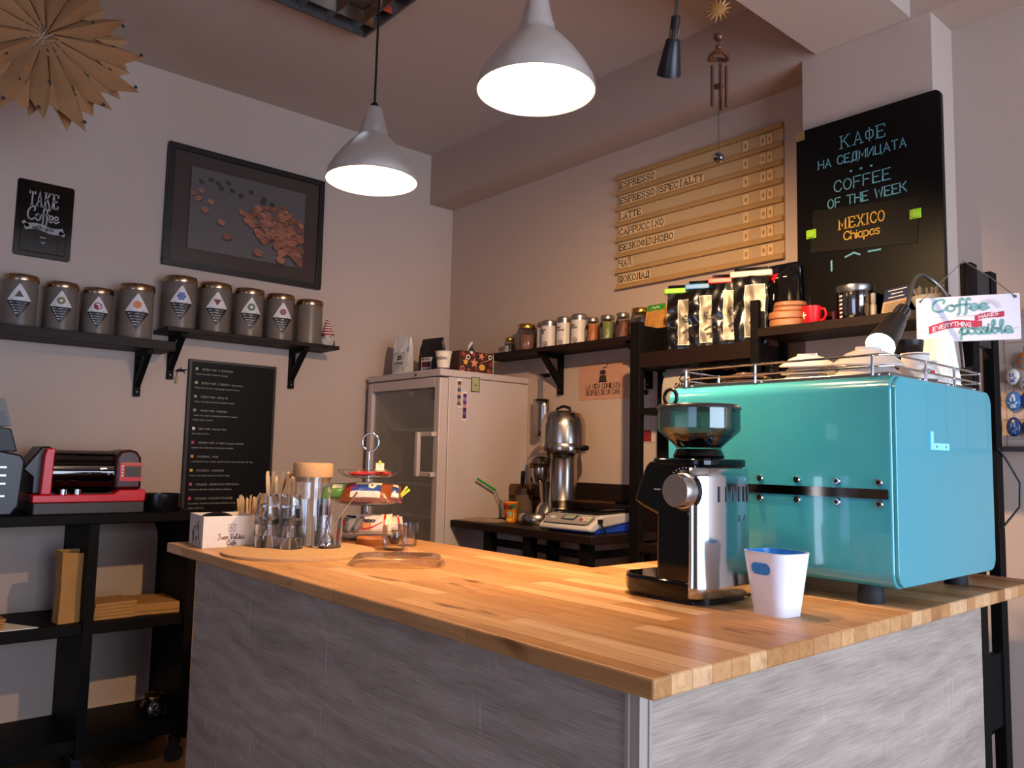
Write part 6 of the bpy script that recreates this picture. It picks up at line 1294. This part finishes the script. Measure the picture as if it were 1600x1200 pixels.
brn = P('wrap_brown', '7a3a1c', .3); crm = P('wrap_cream', 'd9cfa8', .3); nvy = P('wrap_navy', '1c3a80', .3); redw = P('wrap_red', 'b5201e', .25); grn = P('wrap_green', '4f7a34', .3); pnk = P('wrap_white', 'd8c0b4', .3); yel = P('clip_yellow', 'b9c83a', .4)
tx, ty, tz = 1.445, 2.405, CT
# axis seen across the picture
ra = R(-41)
t_, sf = pack('croissant_pack', 'big cream and navy croissant wrapper marked 7D on the middle tier', 'snack', 'snacks on the middle tier', (tx - .03, ty - .045, tz + .158), ra, .165, .095, .055, [brn, crm, nvy, pnk], [(.2, .8, .28, .62, 1), (.2, .8, .08, .28, 2), (.28, .8, .62, .85, 0), (.45, .8, .45, .62, 1), (.3, .5, .62, .8, 0)], rx=R(38))
q = MB(); top_ = lambda x, y: tuple(Vector(sf(.5 + x / .165, .5 + y / .095)) + Vector((0, 0, .0024))); q.strokes([[(-.05 + .018 * cos(2 * pi * i / 16), .0 + .012 * sin(2 * pi * i / 16)) for i in range(17)]], .003, f=top_); pl, _ = lay('7D', .01, G); q.strokes([[(p[0] - .05, p[1] - .005) for p in s_] for s_ in pl], .0022, f=top_); q.mat(1).strokes([[(.02 + .011 * cos(2 * pi * i / 5), .004 + .011 * sin(2 * pi * i / 5)) for i in range(6)], [(.012, .004), (.028, .004)]], .007, f=top_); q.build('brand_print', [redw, crm], t_)
t_, sf = pack('croissant_pack', 'small cream and navy wrapper at the right of the middle tier', 'snack', 'snacks on the middle tier', (tx + .055, ty - .055, tz + .152), ra + .2, -.0 + .078, .09, .05, [brn, crm, nvy, pnk], [(.15, .85, .3, .62, 1), (.15, .85, .12, .3, 2), (.15, .85, .62, .88, 0)], rx=R(38))
pack('snack_pack', 'green wrapped snack at the left of the middle tier', 'snack', 'snacks on the middle tier', (tx - .085, ty + .04, tz + .16), ra + .1, .11, .07, .05, [grn, crm, P('wrap_lime', '8aa860', .3)], [(.3, .6, .3, .6, 0), (.6, .9, .2, .8, 1)], rx=R(35))
pack('snack_pack', 'brown wrapped snack lying flat under the croissant packs', 'snack', 'snacks on the middle tier', (tx - .01, ty + .025, tz + .135), ra + .3, .13, .06, .03, [P('wrap_rust', '9a5a3a', .3), pnk], [(.2, .8, .3, .7, 0)])
for k, (dx, dy, a, mm, lb) in enumerate(((-.05, -.03, ra, redw, 'red wrapped bar lying across the front of the top tier'), (.02, -.045, ra + .3, redw, 'red wrapped bar at the right front of the top tier'), (.0, .03, ra - .3, P('wrap_scarlet', 'c43a2c', .3), 'scarlet wrapped bar at the back of the top tier'), (.045, .0, ra + 1.2, P('wrap_gold', 'c9a06a', .3), 'golden wrapped bar at the right end of the top tier'))):
    pack('chocolate_bar', lb, 'snack', 'chocolate bars on the top tier', (tx + dx, ty + dy, tz + .2215 + .002 * k), a, .085, .032, .014, [mm, crm], [(.25, .5, .3, .7, 0)])
bt, sf = pack('wafer_pack', 'white and red wafer pack reading Bravo, foremost on the bottom tier', 'snack', 'snacks on the bottom tier', (tx - .015, ty - .07, tz + .058), ra + .05, .12, .072, .03, [pnk, redw, P('wafer_tan', 'b5764a', .4), crm], [(.78, .84, .05, .95, 0), (.84, .98, .1, .9, 2), (.1, .45, .08, .55, 1)], rx=R(60))
q = MB(); top_ = lambda x, y: tuple(Vector(sf(.5 + x / .12, .5 + y / .072)) + Vector((0, 0, .002))); pl, _ = lay('Bravo', .02, SCR, gap=-.3); q.strokes([[(p[0] - .018, p[1] - .004) for p in s_] for s_ in pl], .004, f=top_); q.mat(1); q.strokes([[(-.05, .006), (-.045, -.02), (-.025, -.028), (.0, -.02), (.03, -.002)]], .004, f=top_); q.build('brand_print', [P('bravo_navy', '1a1a3a', .4), redw], bt)
for k, (dx, dy, a, lb) in enumerate(((.06, -.045, ra + .4, 'white and red wafer pack at the right of the bottom tier'), (.085, -.01, ra + .8, 'white and red wafer pack farthest right on the bottom tier'), (-.08, -.01, ra - 1.0, 'silver blue wafer pack at the left of the bottom tier'), (-.055, -.035, ra - 1.3, 'silver wafer pack standing next to the Bravo pack'), (.0, .04, ra, 'dark blue wafer pack at the back of the bottom tier'))):
    mm = [pnk, redw, crm] if k < 2 else ([P('wrap_silver', 'a39c9a', .25, .4), P('wrap_bluegrey', '6a7a9a', .3), redw] if k < 4 else [nvy, pnk, pnk])
    pack('wafer_pack', lb, 'snack', 'snacks on the bottom tier', (tx + dx, ty + dy, tz + .052), a, .10, .055, .026, mm, [(.8, .86, .05, .95, 0), (.2, .7, .3, .6, 1)], rx=R(58))
tag(MB().box(-.014, .014, -.002, .002, 0, .026).mat(1).box(-.004, .004, -.004, .004, .022, .034).build('price_card', [P('card_cream', 'd9d3b8', .6), yel]), 'tiny cream card with a yellow clip on the top tier', 'card', None, (tx + .008, ty - .06, tz + .232), ra)
o = MB().box(-.004, .004, -.003, .003, -.03, .03).mat(0).at((.006, 0, 0), ry=.25).box(-.004, .004, -.003, .003, -.032, .028).build('clothes_peg', yel, bevel=.001); tag(o, 'lime yellow clothes peg clipped on the middle tier rim', 'peg', None, (tx + .083, ty - .085, tz + .155)); o.rotation_euler = (0, R(35), ra)
wd_ = thing('wooden_dish', 'small round wooden dish beside the espresso glass', 'dish', (1.375, 2.235, CT))
MB().lathe([(.052, 0), (.055, .004), (.058, .022), (.055, .024), (.05, .008), (0, .007)], 40).build('dish', P('dish_wood', 'a0612f', .5, var=.15, scale=20), wd_); MB().prism([(-.035, -.06), (.06, -.06), (.06, .06), (-.035, .06)], 'z', 0, .003).build('coaster', brownwood, wd_)
eg = thing('espresso_glass', 'double walled glass with a little coffee on the counter', 'glass', (1.352, 2.085, CT))
MB().lathe([(.030, 0), (.031, .002), (.0365, .02), (.037, .07), (.0345, .0735), (.0335, .07), (.0326, .04), (.022, .018), (0, .014)], 44).build('glass', glass_thin, eg); MB().lathe([(0, .0155), (.0215, .019), (.0312, .038), (.0322, .046), (0, .046)], 36).build('coffee', P('espresso_liquid', '2e1208', .2), eg)
tag(MB().lathe([(.028, 0), (.034, .07), (.0325, .07), (.027, .003), (0, .003)], 32).build('spare_glass', glass_thin), 'empty glass half hidden behind the espresso glass', 'glass', None, (1.45, 2.16, CT))
cl = thing('plastic_cover', 'clear plastic box lid lying on the counter', 'cover', (1.185, 1.81, CT), R(-38))
q = MB(); rings = [(1.0, .003), (1.0, .005), (.93, .006), (.90, .02), (.86, .023)]; vs = []; base_ = rrect(-.125, .125, -.085, .085, .05, 8); n = len(base_)
for s_, z in rings: vs += [(x * s_, y * s_, z) for x, y in base_]
q.add(vs, [(j * n + i, j * n + (i + 1) % n, (j + 1) * n + (i + 1) % n, (j + 1) * n + i) for j in range(len(rings) - 1) for i in range(n)] + [tuple(range(n * (len(rings) - 1), n * len(rings)))])
q.build('shell', pclear, cl); MB().at((0, 0, .024)).lathe([(.012, 0), (.014, .004), (.012, .009), (0, .01)], 20).tube([(-.09, -.05, 0), (-.03, -.02, .001), (.05, -.045, 0), (.09, .03, 0), (.02, .05, .001)], .0012, 5).build('ridges', pclear, cl)
